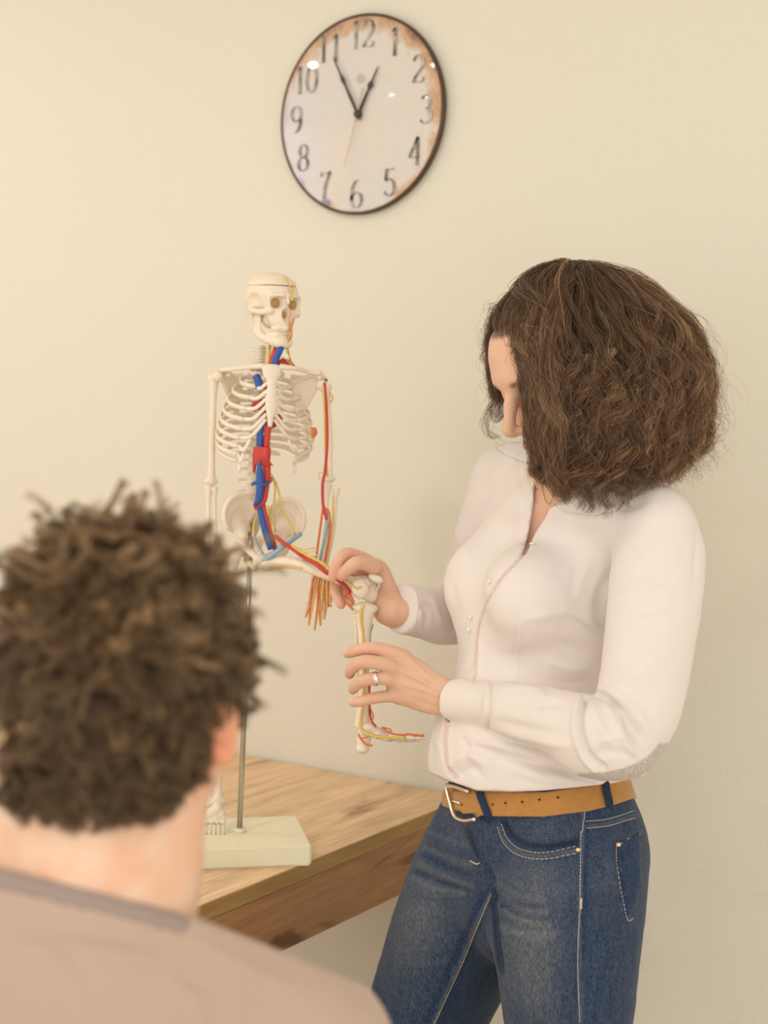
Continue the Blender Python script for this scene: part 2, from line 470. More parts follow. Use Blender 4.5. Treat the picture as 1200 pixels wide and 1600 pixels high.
cx = mixc(nt, attr(nt, 'grey'), (0.81, 0.745, 0.71), ramp(nt, noise_tex(nt, 500, 2), [(0.4, (0.42, 0.38, 0.36)), (0.6, (0.66, 0.60, 0.57))]))
cx = mixc(nt, attr(nt, 'pink'), cx, (0.74, 0.42, 0.36))  # shadow line of the placket, put into the cotton colour
nt.links.new(cx, b.inputs['Base Color'])
bp = nt.nodes.new('ShaderNodeBump'); bp.inputs['Strength'].default_value = 0.28; bp.inputs['Distance'].default_value = 0.006
nt.links.new(noise_tex(nt, 16, 3, (1, 1, 0.7), dist=0.7), bp.inputs['Height']); nt.links.new(bp.outputs[0], b.inputs['Normal'])
M['denim'] = mat('denim', (0.05, 0.10, 0.22), 0.85, spec=0.15, sheen=0.1)
nt, b = nodes(M['denim'])
wv = noise_tex(nt, 480, 3, (1, 1, 0.35), rough=0.75); sl = noise_tex(nt, 60, 5, (1.6, 1.6, 0.35))
dk = ramp(nt, wv, [(0.3, (0.006, 0.017, 0.045)), (0.5, (0.018, 0.040, 0.090)), (0.72, (0.050, 0.085, 0.155))])
lt = ramp(nt, wv, [(0.3, (0.060, 0.078, 0.105)), (0.5, (0.125, 0.138, 0.160)), (0.72, (0.235, 0.235, 0.245))])
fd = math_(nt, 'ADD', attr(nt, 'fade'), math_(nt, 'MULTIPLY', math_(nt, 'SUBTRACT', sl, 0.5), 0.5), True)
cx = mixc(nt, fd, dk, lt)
cx = mixc(nt, attr(nt, 'dark'), cx, (0.012, 0.022, 0.05))
nt.links.new(cx, b.inputs['Base Color'])
bp = nt.nodes.new('ShaderNodeBump'); bp.inputs['Strength'].default_value = 0.3; bp.inputs['Distance'].default_value = 0.0008
nt.links.new(wv, bp.inputs['Height']); nt.links.new(bp.outputs[0], b.inputs['Normal'])
M['tshirt'] = mat('tshirt_taupe', (0.49, 0.365, 0.295), 0.9, spec=0.1, noise=(300, 0.06), bump=(14, 0.35, 0.008), sheen=0.2)
M['tshirt_rib'] = mat('tshirt_collar_rib', (0.34, 0.27, 0.24), 0.9, spec=0.1, noise=(300, 0.06))
def hairmat(name, stops, rough=0.34):
    m = bpy.data.materials.new(name); m.use_nodes = True; nt, b = nodes(m)
    ci = nt.nodes.new('ShaderNodeHairInfo')
    cx = ramp(nt, ci.outputs['Random'], stops)
    cx2 = ramp(nt, attr(nt, 'tone'), stops)
    cx = mixc(nt, 0.72, cx, cx2)
    nt.links.new(cx, b.inputs['Base Color'])
    b.inputs['Roughness'].default_value = rough; b.inputs['Specular IOR Level'].default_value = 0.42
    return m
M['hair_woman'] = hairmat('hair_woman', [(0.0, (0.016, 0.008, 0.005)), (0.40, (0.090, 0.044, 0.024)), (0.72, (0.29, 0.155, 0.075)), (1.0, (0.70, 0.46, 0.25))])
M['hair_man'] = hairmat('hair_man', [(0.0, (0.024, 0.013, 0.006)), (0.5, (0.155, 0.090, 0.042)), (1.0, (0.56, 0.36, 0.18))])
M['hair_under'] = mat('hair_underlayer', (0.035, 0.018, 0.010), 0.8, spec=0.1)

# ================================================================== the room
WALLY, TX = 2.285, -1.31
def struct(name, lo, hi, m, label, bev=0.0):
    V, Fc = box(lo, hi, bev)
    return tag(obj(name, V, Fc, m, camspace=False, smooth=False), label, 'wall' if 'wall' in name else name.split('_')[0], kind='structure')
struct('wall_back', (-4.3, WALLY, 0), (2.6, WALLY + 0.12, 2.6), M['wall'], 'cream plastered wall behind the table, clock and standing woman')
struct('wall_left', (-4.42, -2.6, 0), (-4.3, WALLY + 0.12, 2.6), M['wall'], 'cream side wall beyond the far end of the table')
struct('floor', (-4.42, -2.6, -0.1), (2.6, WALLY + 0.12, 0), M['floor'], 'warm brown floor under the table and the woman')
struct('ceiling', (-4.42, -2.6, 2.6), (2.6, WALLY + 0.12, 2.7), M['ceiling'], 'white ceiling above the wall clock')
struct('baseboard_back', (-4.3, WALLY - 0.015, 0), (2.6, WALLY, 0.07), M['trim'], 'white baseboard along the cream wall', 0.003)

# recessed ceiling lights; their reflections are the bright spots on the clock glass
em = bpy.data.materials.new('downlight_glow'); em.use_nodes = True
nt, b = nodes(em); b.inputs['Emission Color'].default_value = (1, 0.93, 0.82, 1); b.inputs['Emission Strength'].default_value = 125
def lathe(prof, n=32):
    V = []; Fc = []
    for r, z in prof:
        for j in range(n): V.append((r * math.cos(2 * math.pi * j / n), r * math.sin(2 * math.pi * j / n), z))
    k = len(prof)
    for i in range(k - 1):
        for j in range(n): Fc.append((i * n + j, i * n + (j + 1) % n, (i + 1) * n + (j + 1) % n, (i + 1) * n + j))
    return np.array(V), Fc
DLAB = ['nearest the left wall', 'closest to the table end', 'second from the left wall, away from the clock', 'farthest from the clock wall']
for i, (x, y) in enumerate(DOWNLIGHTS):
    t = thing('downlight', (x, y, 2.6), 'round recessed white ceiling downlight ' + DLAB[i], 'light'); t['group'] = 'ceiling downlights'
    V, Fc = lathe([(0.078, 0), (0.076, -0.006), (0.061, -0.008), (0.058, 0.0)]); obj('rim', V + (x, y, 2.6), Fc, M['trim'], t, False)
    V, Fc = lathe([(0.058, -0.002), (0.03, -0.004), (0.0005, -0.0045)]); obj('diffuser', V + (x, y, 2.6), Fc, em, t, False)

# ================================================================== the table
table = thing('table', (-1.8, 1.7, 0), 'oak-effect wooden table against the cream wall under the skeleton model', 'table')
V, Fc = box((-3.3, 1.2, 0.726), (TX, WALLY - 0.006, 0.75), 0.0012)
tp = obj('tabletop', V, Fc, M['oak_top'], table, False, False)
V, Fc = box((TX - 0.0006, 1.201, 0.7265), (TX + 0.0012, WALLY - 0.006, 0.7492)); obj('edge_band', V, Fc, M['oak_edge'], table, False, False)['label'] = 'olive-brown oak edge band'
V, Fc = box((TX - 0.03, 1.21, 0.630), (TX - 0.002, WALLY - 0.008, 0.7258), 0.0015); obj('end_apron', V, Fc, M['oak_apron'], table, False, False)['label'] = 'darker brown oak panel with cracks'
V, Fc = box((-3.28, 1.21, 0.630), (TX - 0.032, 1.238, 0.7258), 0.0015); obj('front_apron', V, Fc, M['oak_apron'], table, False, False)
for x, y in ((TX - 0.09, 1.245), (TX - 0.09, WALLY - 0.08), (-3.24, 1.245), (-3.24, WALLY - 0.08)):
    V, Fc = box((x, y, 0), (x + 0.055, y + 0.055, 0.7258), 0.002); obj('leg', V, Fc, M['oak_apron'], table, False, False)

# ================================================================== the clock
cc = W(c(558.5, 178, 1)); rr_ = CR @ c(558.5, 178, 1.0); tt_ = (WALLY - 0.02) / rr_[1]
CC = CT + rr_ * tt_; CC[1] = WALLY; CRAD = 0.1745
clock = thing('wall_clock', CC, 'round vintage wall clock with rust-worn white face on the cream wall', 'clock')
ca = math.radians(-1.0)
def ck(x, z, y):                  # clock plane: x right, z up, y out of the wall
    return np.array([CC[0] + x * math.cos(ca) - z * math.sin(ca), WALLY - y, CC[2] + x * math.sin(ca) + z * math.cos(ca)])
def cklathe(prof, n=96):
    V, Fc = lathe(prof, n); return np.array([ck(v[0], v[1], v[2]) for v in V]), [f[::-1] for f in Fc]
M['clock_rim'] = mat('clock_rim_metal', (0.10, 0.06, 0.035), 0.4, metal=0.5)
cf = mat('clock_face_worn', (0.80, 0.76, 0.72), 0.5); nt, b = nodes(cf)
rad = attr(nt, 'rad'); n1 = noise_tex(nt, 22, 6, rough=0.65); n2 = noise_tex(nt, 7, 4); n3 = noise_tex(nt, 60, 4)
base = mixc(nt, ramp(nt, n2, [(0.45, (0, 0, 0)), (0.72, (0.75, 0.75, 0.75))]), (0.70, 0.675, 0.65), (0.78, 0.66, 0.55))
base = mixc(nt, ramp(nt, n3, [(0.4, (0, 0, 0)), (0.8, (0.3, 0.3, 0.3))]), base, (0.72, 0.55, 0.42))
e1 = math_(nt, 'ADD', math_(nt, 'MULTIPLY', math_(nt, 'SUBTRACT', n1, 0.5), 0.55), rad)
base = mixc(nt, ramp(nt, e1, [(0.90, (0, 0, 0)), (1.0, (0.85, 0.85, 0.85))]), base, (0.58, 0.33, 0.17))
base = mixc(nt, ramp(nt, e1, [(1.05, (0, 0, 0)), (1.12, (0.7, 0.7, 0.7))]) if False else ramp(nt, math_(nt, 'MULTIPLY', e1, 0.85), [(0.88, (0, 0, 0)), (0.97, (0.8, 0.8, 0.8))]), base, (0.16, 0.07, 0.03))
pb = math_(nt, 'MULTIPLY', attr(nt, 'purple'), math_(nt, 'MULTIPLY', n1, 1.9))
base = mixc(nt, ramp(nt, pb, [(0.5, (0, 0, 0)), (0.8, (0.8, 0.8, 0.8))]), base, (0.20, 0.16, 0.30))
base = mixc(nt, math_(nt, 'MULTIPLY', attr(nt, 'lilac'), 0.5), base, (0.72, 0.71, 0.85))
nt.links.new(base, b.inputs['Base Color'])
V, Fc = cklathe([(CRAD - 0.004, 0.0), (CRAD, 0.006), (CRAD, 0.013), (CRAD - 0.002, 0.0155), (CRAD - 0.0045, 0.0155), (CRAD - 0.005, 0.013)])
obj('rim', V, Fc, M['clock_rim'], clock, False)['label'] = 'dark brown thin metal rim'
prof = [(0.0004, 0.0130)] + [(r, 0.0130) for r in np.linspace(0.006, CRAD - 0.004, 40)]
V, Fc = lathe(prof, 96)
a_r = np.hypot(V[:, 0], V[:, 1]) / (CRAD - 0.006); ang = np.degrees(np.arctan2(V[:, 1], V[:, 0]))
def bump_(x, y, s): return np.exp(-((V[:, 0] - x) ** 2 + (V[:, 1] - y) ** 2) / s ** 2)
pur = bump_(-0.125, -0.118, 0.025) + bump_(-0.07, -0.155, 0.018) + bump_(-0.155, -0.08, 0.016) + bump_(0.17, 0.045, 0.014) * 0.6
lil = bump_(-0.13, -0.09, 0.07) + bump_(-0.16, 0.0, 0.05)
V3 = np.array([ck(v[0], v[1], v[2]) for v in V])
# rust is heaviest at the top and the lower right, thin at the left, as on the print
wgt = 0.075 * np.cos(np.radians(ang - 60)) - 0.005
obj('dial', V3, [f[::-1] for f in Fc], cf, clock, False, attrs={'rad': a_r + wgt, 'purple': pur, 'lilac': lil})['label'] = 'worn white dial with rusty edge and purple stains'
# numerals drawn with a broad horizontal nib: thick uprights, hairline horizontals
def arc(cx, cy, rx, ry, a0, a1, n=14): return [(cx + rx * math.cos(math.radians(a)), cy + ry * math.sin(math.radians(a))) for a in np.linspace(a0, a1, n)]
DIG = {
 '0': [arc(0, .5, .25, .5, 0, 360, 28)],
 '1': [[(0.02, 0), (0.02, 1)], [(-.10, 0), (.14, 0)], [(-.12, .86), (0.02, 1)]],
 '2': [arc(0, .72, .23, .28, 165, -35, 16) + [(-.1, .25), (-.24, .03)], [(-.24, .02), (-.1, .07), (.08, .0), (.24, .06), (.26, .2)]],
 '3': [arc(-.02, .75, .20, .25, 150, -80, 14), arc(-.02, .27, .25, .27, 85, -150, 16)],
 '4': [[(.1, 0), (.1, 1)], [(.1, 1), (-.28, .27)], [(-.28, .27), (.27, .27)], [(-.02, 0), (.22, 0)]],
 '5': [[(-.17, .98), (.05, .94), (.2, 1.0)], [(-.17, .98), (-.19, .55)], arc(-.02, .3, .25, .31, 130, -150, 18)],
 '6': [arc(.03, .5, .28, .5, 75, 180, 12) + arc(0, .28, .25, .28, 180, 540, 24), ],
 '7': [[(-.22, .82), (-.2, .97), (0, .92), (.24, 1.0)], [(.24, 1.0), (.05, .6), (-.03, .3), (-.03, 0)]],
 '8': [arc(0, .75, .19, .25, 0, 360, 22), arc(0, .26, .24, .26, 0, 360, 24)],
 '9': [arc(0, .70, .24, .29, 0, 360, 24), arc(-.05, .5, .29, .5, 0, -100, 14)],
}
ink = mat('faded_ink', (0.14, 0.115, 0.10), 0.8); nt, b = nodes(ink)
cx = mixc(nt, ramp(nt, noise_tex(nt, 45, 5, rough=0.7), [(0.42, (0, 0, 0)), (0.68, (1, 1, 1))]), (0.14, 0.12, 0.11), (0.62, 0.58, 0.54)); nt.links.new(cx, b.inputs['Base Color'])
M['ink_pale'] = mat('pale_ink', (0.50, 0.47, 0.42), 0.8)
def glyph(txt, x, z, h, adv, y=0.0146, wide=0.0052, thin=0.0011):
    out = []; x0 = x - adv * (len(txt) - 1) / 2
    for q, ch in enumerate(txt):
        for st in DIG[ch]:
            P = np.array([(x0 + q * adv + a * h * 0.92, z + (b_ - 0.5) * h) for a, b_ in st])
            T = np.gradient(P, axis=0); T /= np.linalg.norm(T, axis=1)[:, None] + 1e-9; Nn = np.column_stack([-T[:, 1], T[:, 0]])
            wd = thin + wide * np.abs(Nn[:, 0]) ** 1.6
            A, B = P + Nn * wd[:, None] / 2, P - Nn * wd[:, None] / 2
            out.append((np.array([ck(p[0], p[1], y) for p in np.vstack([A, B])]), [(i, i + 1, len(P) + i + 1, len(P) + i) for i in range(len(P) - 1)]))
    return join(out)
for nmr in range(1, 13):
    a = math.radians(90 - nmr * 30); rr = 0.1385
    V, Fc = glyph(str(nmr), rr * math.cos(a), rr * math.sin(a), 0.047, 0.027)
    obj('numeral', V, Fc, ink, clock, False, False)
V, Fc = join([(np.array([ck(0.0085 * s * math.cos(t), 0.062 + 0.0085 * s * math.sin(t), 0.0146) for s in (1, 0.82) for t in np.linspace(0, 6.283, 25)]), [(i, i + 1, 26 + i, 25 + i) for i in range(24)]),
              glyph('0', 0, 0.062, 0.009, 0.01, wide=0.001, thin=0.0006)])
obj('dial_emblem', V, Fc, M['ink_pale'], clock, False, False)
def hand(name, ang_, L, back, w0, w1, y, m, spade=0.0):
    d = np.array([math.sin(math.radians(ang_)), math.cos(math.radians(ang_))]); n_ = np.array([d[1], -d[0]])
    S = [(-back, w1), (0, w0), (L * 0.3, w0)] + ([(L * 0.5, w0 * 0.7), (L * 0.60, spade), (L * 0.70, w0 * 0.6)] if spade else []) + [(L * 0.9, w0 * 0.5), (L, 0.0004)]
    P = np.array([d * s + n_ * q * k for k in (1, -1) for s, q in S]); n = len(S)
    top = [ck(p[0], p[1], y + 0.0007) for p in P]; bot = [ck(p[0], p[1], y) for p in P]
    Fc = []
    for i in range(n - 1):
        Fc += [(i, i + 1, n + i + 1, n + i), (2 * n + i, 3 * n + i, 3 * n + i + 1, 2 * n + i + 1), (i, 2 * n + i, 2 * n + i + 1, i + 1), (n + i, n + i + 1, 3 * n + i + 1, 3 * n + i)]
    return obj(name, np.array(top + bot), Fc, m, clock, False, False)
M['hand'] = mat('clock_hand_black', (0.045, 0.032, 0.025), 0.45)
M['hand_pale'] = mat('second_hand_pale', (0.52, 0.48, 0.42), 0.5)
hand('minute_hand', -29, 0.118, 0.012, 0.0028, 0.0015, 0.019, M['hand'], 0.0042)
hand('hour_hand', 26, 0.090, 0.012, 0.0030, 0.0015, 0.0172, M['hand'], 0.0062)
hand('second_hand', 194, 0.092, 0.045, 0.0009, 0.0018, 0.021, M['hand_pale'])
V, Fc = cklathe([(0.0065, 0.0145), (0.0065, 0.0225), (0.003, 0.024), (0.0004, 0.024)], 24); obj('hub', V, Fc, M['hand'], clock, False)
gl = bpy.data.materials.new('clock_glass'); gl.use_nodes = True; nt = gl.node_tree; out = nt.nodes['Material Output']; nt.nodes.remove(nt.nodes['Principled BSDF'])
tr = nt.nodes.new('ShaderNodeBsdfTransparent'); gg = nt.nodes.new('ShaderNodeBsdfGlossy'); gg.inputs['Roughness'].default_value = 0.035
fr = nt.nodes.new('ShaderNodeFresnel'); fr.inputs['IOR'].default_value = 1.2; ms = nt.nodes.new('ShaderNodeMixShader')
nt.links.new(fr.outputs[0], ms.inputs[0]); nt.links.new(tr.outputs[0], ms.inputs[1]); nt.links.new(gg.outputs[0], ms.inputs[2]); nt.links.new(ms.outputs[0], out.inputs[0])
GR = 0.75; g0 = CRAD - 0.004; zc = 0.0150 - math.sqrt(GR ** 2 - g0 ** 2)
V, Fc = cklathe([(r, zc + math.sqrt(GR ** 2 - r ** 2)) for r in list(np.linspace(g0, 0.0005, 40))], 96)
obj('glass', V, Fc, gl, clock, False)['label'] = 'clear domed glass with lamp reflections'

# ================================================================== the skeleton model
rod_base = onz(374, 1300, 0.782)
skel = thing('skeleton_model', (rod_base[0], rod_base[1], 0.75), 'small plastic anatomy skeleton on a rod with red, blue and yellow vessels', 'anatomical model')
def S(name, V, Fc, m, parent=None, **k): return obj(name, V, Fc, M[m], parent or skel, **k)
# base block
FR, BR = onz(487, 1320, 0.782), onz(463.5, 1274, 0.782); dirL = nrm(onz(278, 1327.5, 0.782) - FR); FL, BL = FR + dirL * 0.235, BR + dirL * 0.235
import bmesh
bm = bmesh.new(); vs = [bm.verts.new((p[0], p[1], z)) for z in (0.75, 0.782) for p in (FL, FR, BR, BL)]
for f in ((3, 2, 1, 0), (4, 5, 6, 7), (0, 1, 5, 4), (1, 2, 6, 5), (2, 3, 7, 6), (3, 0, 4, 7)): bm.faces.new([vs[i] for i in f])
bmesh.ops.bevel(bm, geom=bm.edges[:], offset=0.003, segments=3, affect='EDGES'); bm.verts.index_update()
V = np.array([v.co[:] for v in bm.verts]); Fc = [tuple(v.index for v in f.verts) for f in bm.faces]; bm.free()
S('stand_base', V, Fc, 'base', camspace=False, smooth=False)['label'] = 'thick cream rectangular base plate'
SD = 2.345
rod_top = W(c(393, 818, 2.36)); P = np.array([rod_base - (0, 0, 0.004), rod_top])
V, Fc = tube(P, 0.0042, 14); S('rod', V, Fc, 'steel', camspace=False)['label'] = 'thin steel support rod'
V, Fc = tube(np.array([rod_base - (0, 0, 0.001), rod_base + (0, 0, 0.006)]), 0.0095, 16); S('rod_socket', V, Fc, 'base', camspace=False)
V, Fc = tube(np.array([c(393, 822, 2.36), c(388, 878, 2.352)]), 0.0062, 12); S('rod_sleeve', V, Fc, 'steel')

yaw = math.radians(20); Ls = np.array([math.cos(yaw), 0, -math.sin(yaw)]); Fs_ = np.array([math.sin(yaw), 0, math.cos(yaw)]); Up = np.array([0, 1.0, 0])
def spx(y): return np.interp(y, [530, 570, 620, 720, 800, 870], [414, 411, 410, 405, 398, 398])
def K(lx, lf, y): return c(spx(y), y, SD) + lx * Ls + lf * Fs_
# vertebrae: body, spinous and transverse processes
def vertebra(r, h):
    parts = [tube(np.array([[0, -h / 2, 0], [0, -h / 2 * .6, 0], [0, 0, 0], [0, h / 2 * .6, 0], [0, h / 2, 0]]), [r, r * .93, r * .82, r * .93, r], 10, up=(1, 0, 0)),
             tube(np.array([[0, 0, -r * .6], [0, -h * .35, -r * 1.9], [0, -h * .55, -r * 2.5]]), [h * .22, h * .2, h * .12], 6),
             tube(np.array([[-r * 1.9, -h * .05, -r * .8], [-r * 1.0, 0, -r * .6], [0, 0, -r * .4], [r * 1.0, 0, -r * .6], [r * 1.9, -h * .05, -r * .8]]), [h * .17, h * .15, h * .25, h * .15, h * .17], 6, up=(0, 1, 0))]
    return join(parts)
RS = np.column_stack([Ls, Up, Fs_])
ys = list(np.linspace(541, 573, 7)) + list(np.linspace(581, 717, 12)) + list(np.linspace(731, 800, 5))
for i, y in enumerate(ys):
    r = 0.0086 if i < 7 else (0.0078 if i < 14 else (0.0092 if i < 19 else 0.0112)); h = 0.0050 if i < 7 else (0.0112 if i < 19 else 0.0142)
    V, Fc = vertebra(r, h * 0.92); S('vertebra', V @ RS.T + K(0, -0.028 if i >= 7 else -0.020 + 0.0, y), Fc, 'bone')
V, Fc = tube(np.array([K(0, -0.022, 538), K(0, -0.028, 575), K(0, -0.030, 640), K(0, -0.03, 722), K(0, -0.027, 808)]), [0.0045, 0.0055, 0.0065, 0.008, 0.009], 10, m=20)
S('spinal_discs', V, Fc, 'cartilage')
# ribs
A_ = [.026, .041, .053, .061, .067, .071, .074, .076, .075, .071, .055, .036]
STY = [588, 600, 612, 624, 636, 648, 656, 660, 664, 668]
rib_pts = {}
for i in range(12):
    a_ = A_[i]; yb = 576 + i * 11.8; drop = [12, 20, 27, 33, 38, 41, 43, 44, 44, 42, 30, 18][i]; bf = [.030, .038, .043, .046, .047, .047, .046, .044, .040, .035, .02, .01][i]
    for sd in (-1, 1):
        P = []; end = 150 if i < 10 else (95 if i == 10 else 70)
        for f in np.linspace(0, 1, 26):
            ph = math.radians(-4 + end * f)         # 0 = back, 90 = side, 180 = front
            lx = a_ * math.sin(ph) ** 0.85 if math.sin(ph) > 0 else 0
            lx = lx + sd * .0085 * math.sin(min(ph, math.pi)) if ph > 0 else lx
            lf = -0.034 - 0.008 * math.sin(ph * 1) + (bf + 0.034) * (1 - math.cos(ph)) / 2
            y = yb - 3 * math.sin(min(ph * 2, math.pi)) + drop * ((1 - math.cos(ph)) / 2) ** 0.9
            P.append(K(sd * lx, lf, y))
        P = np.array(P); rib_pts[(i, sd)] = P
        r = np.full(len(P), 0.0036); r[-1] = 0.0022 if i >= 10 else 0.0034
        if i >= 10: r[-4:] = np.linspace(0.003, 0.001, 4)
        V, Fc = tube(P, r, 8, up=(0, 1, 0), flat=0.55); rb = S('rib', V, Fc, 'bone')
        if i < 10:                                   # costal cartilage on to the sternum or the rib above
            if i < 7: e = K(sd * 0.0065, 0.050, STY[i] + 2)
            else:
                up_ = rib_pts[('c', i - 1, sd)]; e = up_[int(len(up_) * 0.45)] + np.array([0, -0.004, 0])
            s0 = P[-1]; mid = s0 * 0.55 + e * 0.45 + np.array([0, -0.006 - 0.0012 * max(0, i - 3), 0.003])
            Q = smooth_path([s0, mid, e], 12); rib_pts[('c', i, sd)] = Q
            V, Fc = tube(Q, np.linspace(0.0033, 0.0028, 12), 8, up=(0, 1, 0), flat=0.6); S('costal_cartilage', V, Fc, 'cartilage', rb)
# sternum
F_ = Field(c(405, 690, SD) + (0, -.01, 0), c(455, 565, SD) + (0, .01, .09), 0.0012)
F_.loft([(K(0, .050, 578), .0165, .0045), (K(0, .051, 590), .0135, .004), (K(0, .052, 601), .0068, .0035), (K(0, .052, 640), .0095, .0038), (K(0, .052, 652), .006, .0035), (K(0, .051, 668), .0035, .0025)], Ls, 0.002)
V, Fc = F_.mesh(1); S('sternum', V, Fc, 'cartilage')
# collar bones, shoulder blades
for sd in (-1, 1):
    sh = c(344, 578, SD + .01) if sd < 0 else c(501, 583, SD - .01)
    st = K(sd * .012, .050, 577)
    V, Fc = tube(np.array([st, st * .65 + sh * .35 + Fs_ * .006, st * .3 + sh * .7 - Fs_ * .006, sh]), [.0048, .0035, .0035, .0045], 8, m=20, up=(0, 1, 0), flat=.8); S('clavicle', V, Fc, 'bone')
    F_ = Field(sh - (.06, .10, .08), sh + (.06, .03, .05), 0.0014)
    o = sh + np.array([0, -.008, -.014]); inn = o - sd * Ls * .040 - Fs_ * .022; low = o - sd * Ls * .030 - Fs_ * .02 + np.array([0, -.062, 0])
    for q in np.linspace(0, 1, 30):
        a0 = o * (1 - q) + low * q; b0 = (inn + np.array([0, .006, 0])) * (1 - q) + low * q; F_.cap(a0, b0, .0022, .0022, .002)
    F_.cap(o, low, .0032, .0025, .002); F_.cap(inn, low, .0024, .0024, .002)
    F_.cap(inn + (0, -.004, 0), sh + np.array([0, .002, -.004]), .0028, .0038, .003)           # the spine of the blade and acromion
    F_.ell(o + sd * Ls * .002, (.007, .009, .006), None, .003)
    F_.cap(o + np.array([0, .004, 0]), o + Fs_ * .018 - sd * Ls * .008, .0035, .0032, .003)
    V, Fc = F_.mesh(1); S('shoulder_blade', V, Fc, 'bone')
    V, Fc = ball(o + sd * Ls * .006 + Fs_ * .006 + np.array([0, -.002, 0]), .0032, 10, 6); S('screw', V, Fc, 'screw')
def longbone(name, P, r0, rm, r1, m_='bone', head=None, n=14, parent=None):
    """a bone: knob - waist - knob along P, with two condyles at the far end"""
    P = np.array(P, float); Q = smooth_path(P, n) if len(P) > 2 else smooth_path(np.array([P[0], (P[0] + P[1]) / 2, P[1]]), n)
    t = np.linspace(0, 1, n); r = rm + (r0 - rm) * np.exp(-(t / .10) ** 2) + (r1 - rm) * np.exp(-((1 - t) / .10) ** 2)
    lo = Q.min(0) - .03; hi = Q.max(0) + .03; F_ = Field(lo, hi, 0.0012)
    for i in range(n - 1): F_.cap(Q[i], Q[i + 1], r[i], r[i + 1])
    ax = nrm(Q[-1] - Q[-2]); sd = nrm(np.cross(ax, Fs_))
    for s_ in (-1, 1):
        F_.ell(Q[-1] + sd * s_ * r1 * .75, r1 * .8, None, .002); F_.ell(Q[0] + sd * s_ * r0 * .5, r0 * .75, None, .002)
    if head is not None: F_.cap(Q[0], head[0], r0 * .6, r0 * .6, .002); F_.ell(head[0], head[1], None, .002)
    V, Fc = F_.mesh(1); return S(name, V, Fc, m_, parent)
# right arm of the model (image left), hanging; its forearm goes on behind the man's hair
longbone('humerus', [c(334, 592, SD + .02), c(332, 670, SD + .02), c(330, 752, SD + .02)], .0085, .0052, .0068, head=(c(340, 588, SD + .01), .0085))
longbone('ulna', [c(326, 762, SD + .02), c(324, 890, SD + .01)], .006, .0032, .004)
longbone('radius', [c(335, 764, SD + .02), c(337, 892, SD + .01)], .0048, .003, .0055)
def handbones(base, tips, wr, m='bone', r=.0022, parent=None, name='hand_bones'):
    parts = []
    rs = random.Random(3)
    for q, (bx, tp_) in enumerate(zip(base, tips)):
        n = 4; P = [bx + (tp_ - bx) * f for f in (0, .42, .68, .86, 1)]
        for i in range(n):
            a, b_ = P[i] + (P[i + 1] - P[i]) * .03, P[i] + (P[i + 1] - P[i]) * .97
            parts.append(tube(np.array([a, a * .8 + b_ * .2, a * .3 + b_ * .7, b_]), np.array([1.35, .8, .75, 1.25]) * r * (1 - .1 * i), 7))
    for q in range(8):
        f = (q % 4) / 3; row = q // 4
        parts.append(ball(base[0] * (1 - f) + base[-1] * f + (wr - (base[0] + base[-1]) / 2) * (.25 + .45 * row) + np.array([0, 0, rs.uniform(-.001, .001)]), .0042, 8, 6))
    V, Fc = join(parts); return S(name, V, Fc, m, parent)
handbones([c(x, 912, SD) for x in (318, 325, 331, 338)], [c(x, y, SD) for x, y in ((312, 968), (321, 980), (331, 984), (341, 976))], c(330, 895, SD))
# left arm (image right) with its strands
longbone('humerus', [c(509, 605, SD - .02), c(515, 680, SD - .02), c(514, 748, SD - .02)], .0080, .0046, .0066, head=(c(502, 602, SD - .015), .0082))
longbone('ulna', [c(512, 758, SD - .03), c(508, 825, SD - .03), c(499, 888, SD - .03)], .0055, .0028, .004)
longbone('radius', [c(525, 764, SD - .03), c(521, 830, SD - .03), c(507, 892, SD - .03)], .0055, .0028, .005)
handbones([c(x, 905, SD - .03) for x in (489, 495, 502, 508, 514)], [c(x, y, SD - .03) for x, y in ((477, 962), (483, 975), (492, 983), (501, 976), (518, 942))], c(502, 893, SD - .03))
hb = []
for q, (x0, x1, yt) in enumerate(((489, 477, 965), (493, 482, 977), (498, 491, 985), (502, 500, 978), (507, 506, 968), (512, 517, 945))):
    for s_, mm in ((0, 'artery_orange'), (1, 'nerve')):
        P = [c(500 + q * 1.4 + s_ * 2, 884, SD - .042), c(x0 + s_ * 4, 908, SD - .043), c(x0 * .5 + x1 * .5 + 3 * s_ + (-1) ** q * 1.5, 945, SD - .042), c(x1 + s_ * 1.5, yt, SD - .039)]
        V, Fc = tube(P, [.0017, .0017, .0015, .0007], 6, m=18); S('artery_strand' if s_ == 0 else 'nerve_strand', V, Fc, mm)
# skull, built in its own frame and turned towards the woman
ky, kp = math.radians(33), math.radians(4); ksc = .505
kF = np.array([math.sin(ky) * math.cos(kp), -math.sin(kp), math.cos(ky) * math.cos(kp)]); kL = np.array([math.cos(ky), 0, -math.sin(ky)]); kU = np.cross(kF, kL) * -1
kU = nrm(np.cross(kF, kL)); kU = kU if kU[1] > 0 else -kU
KR = np.column_stack([kL, kF, kU]); KO = c(426, 479, SD - .005)
F_ = Field((-.09, -.13, -.13), (.09, .12, .14), 0.0021)
f = F_
f.ell((0, -.018, .036), (.074, .094, .068)); f.ell((0, .03, .035), (.060, .052, .055), None, .02); f.ell((0, -.06, .0), (.055, .05, .045), None, .02)
f.ell((0, .052, -.012), (.048, .034, .045), None, .015); f.ell((0, .056, -.045), (.036, .034, .030), None, .012); f.ell((0, .02, -.04), (.044, .04, .03), None, .01)
f.chain([(-.046, .075, .028), (-.02, .090, .026), (0, .088, .030), (.02, .090, .026), (.046, .075, .028)], .007, .008)
f.chain([(0, .086, .028), (0, .094, .008)], .0065, .006)
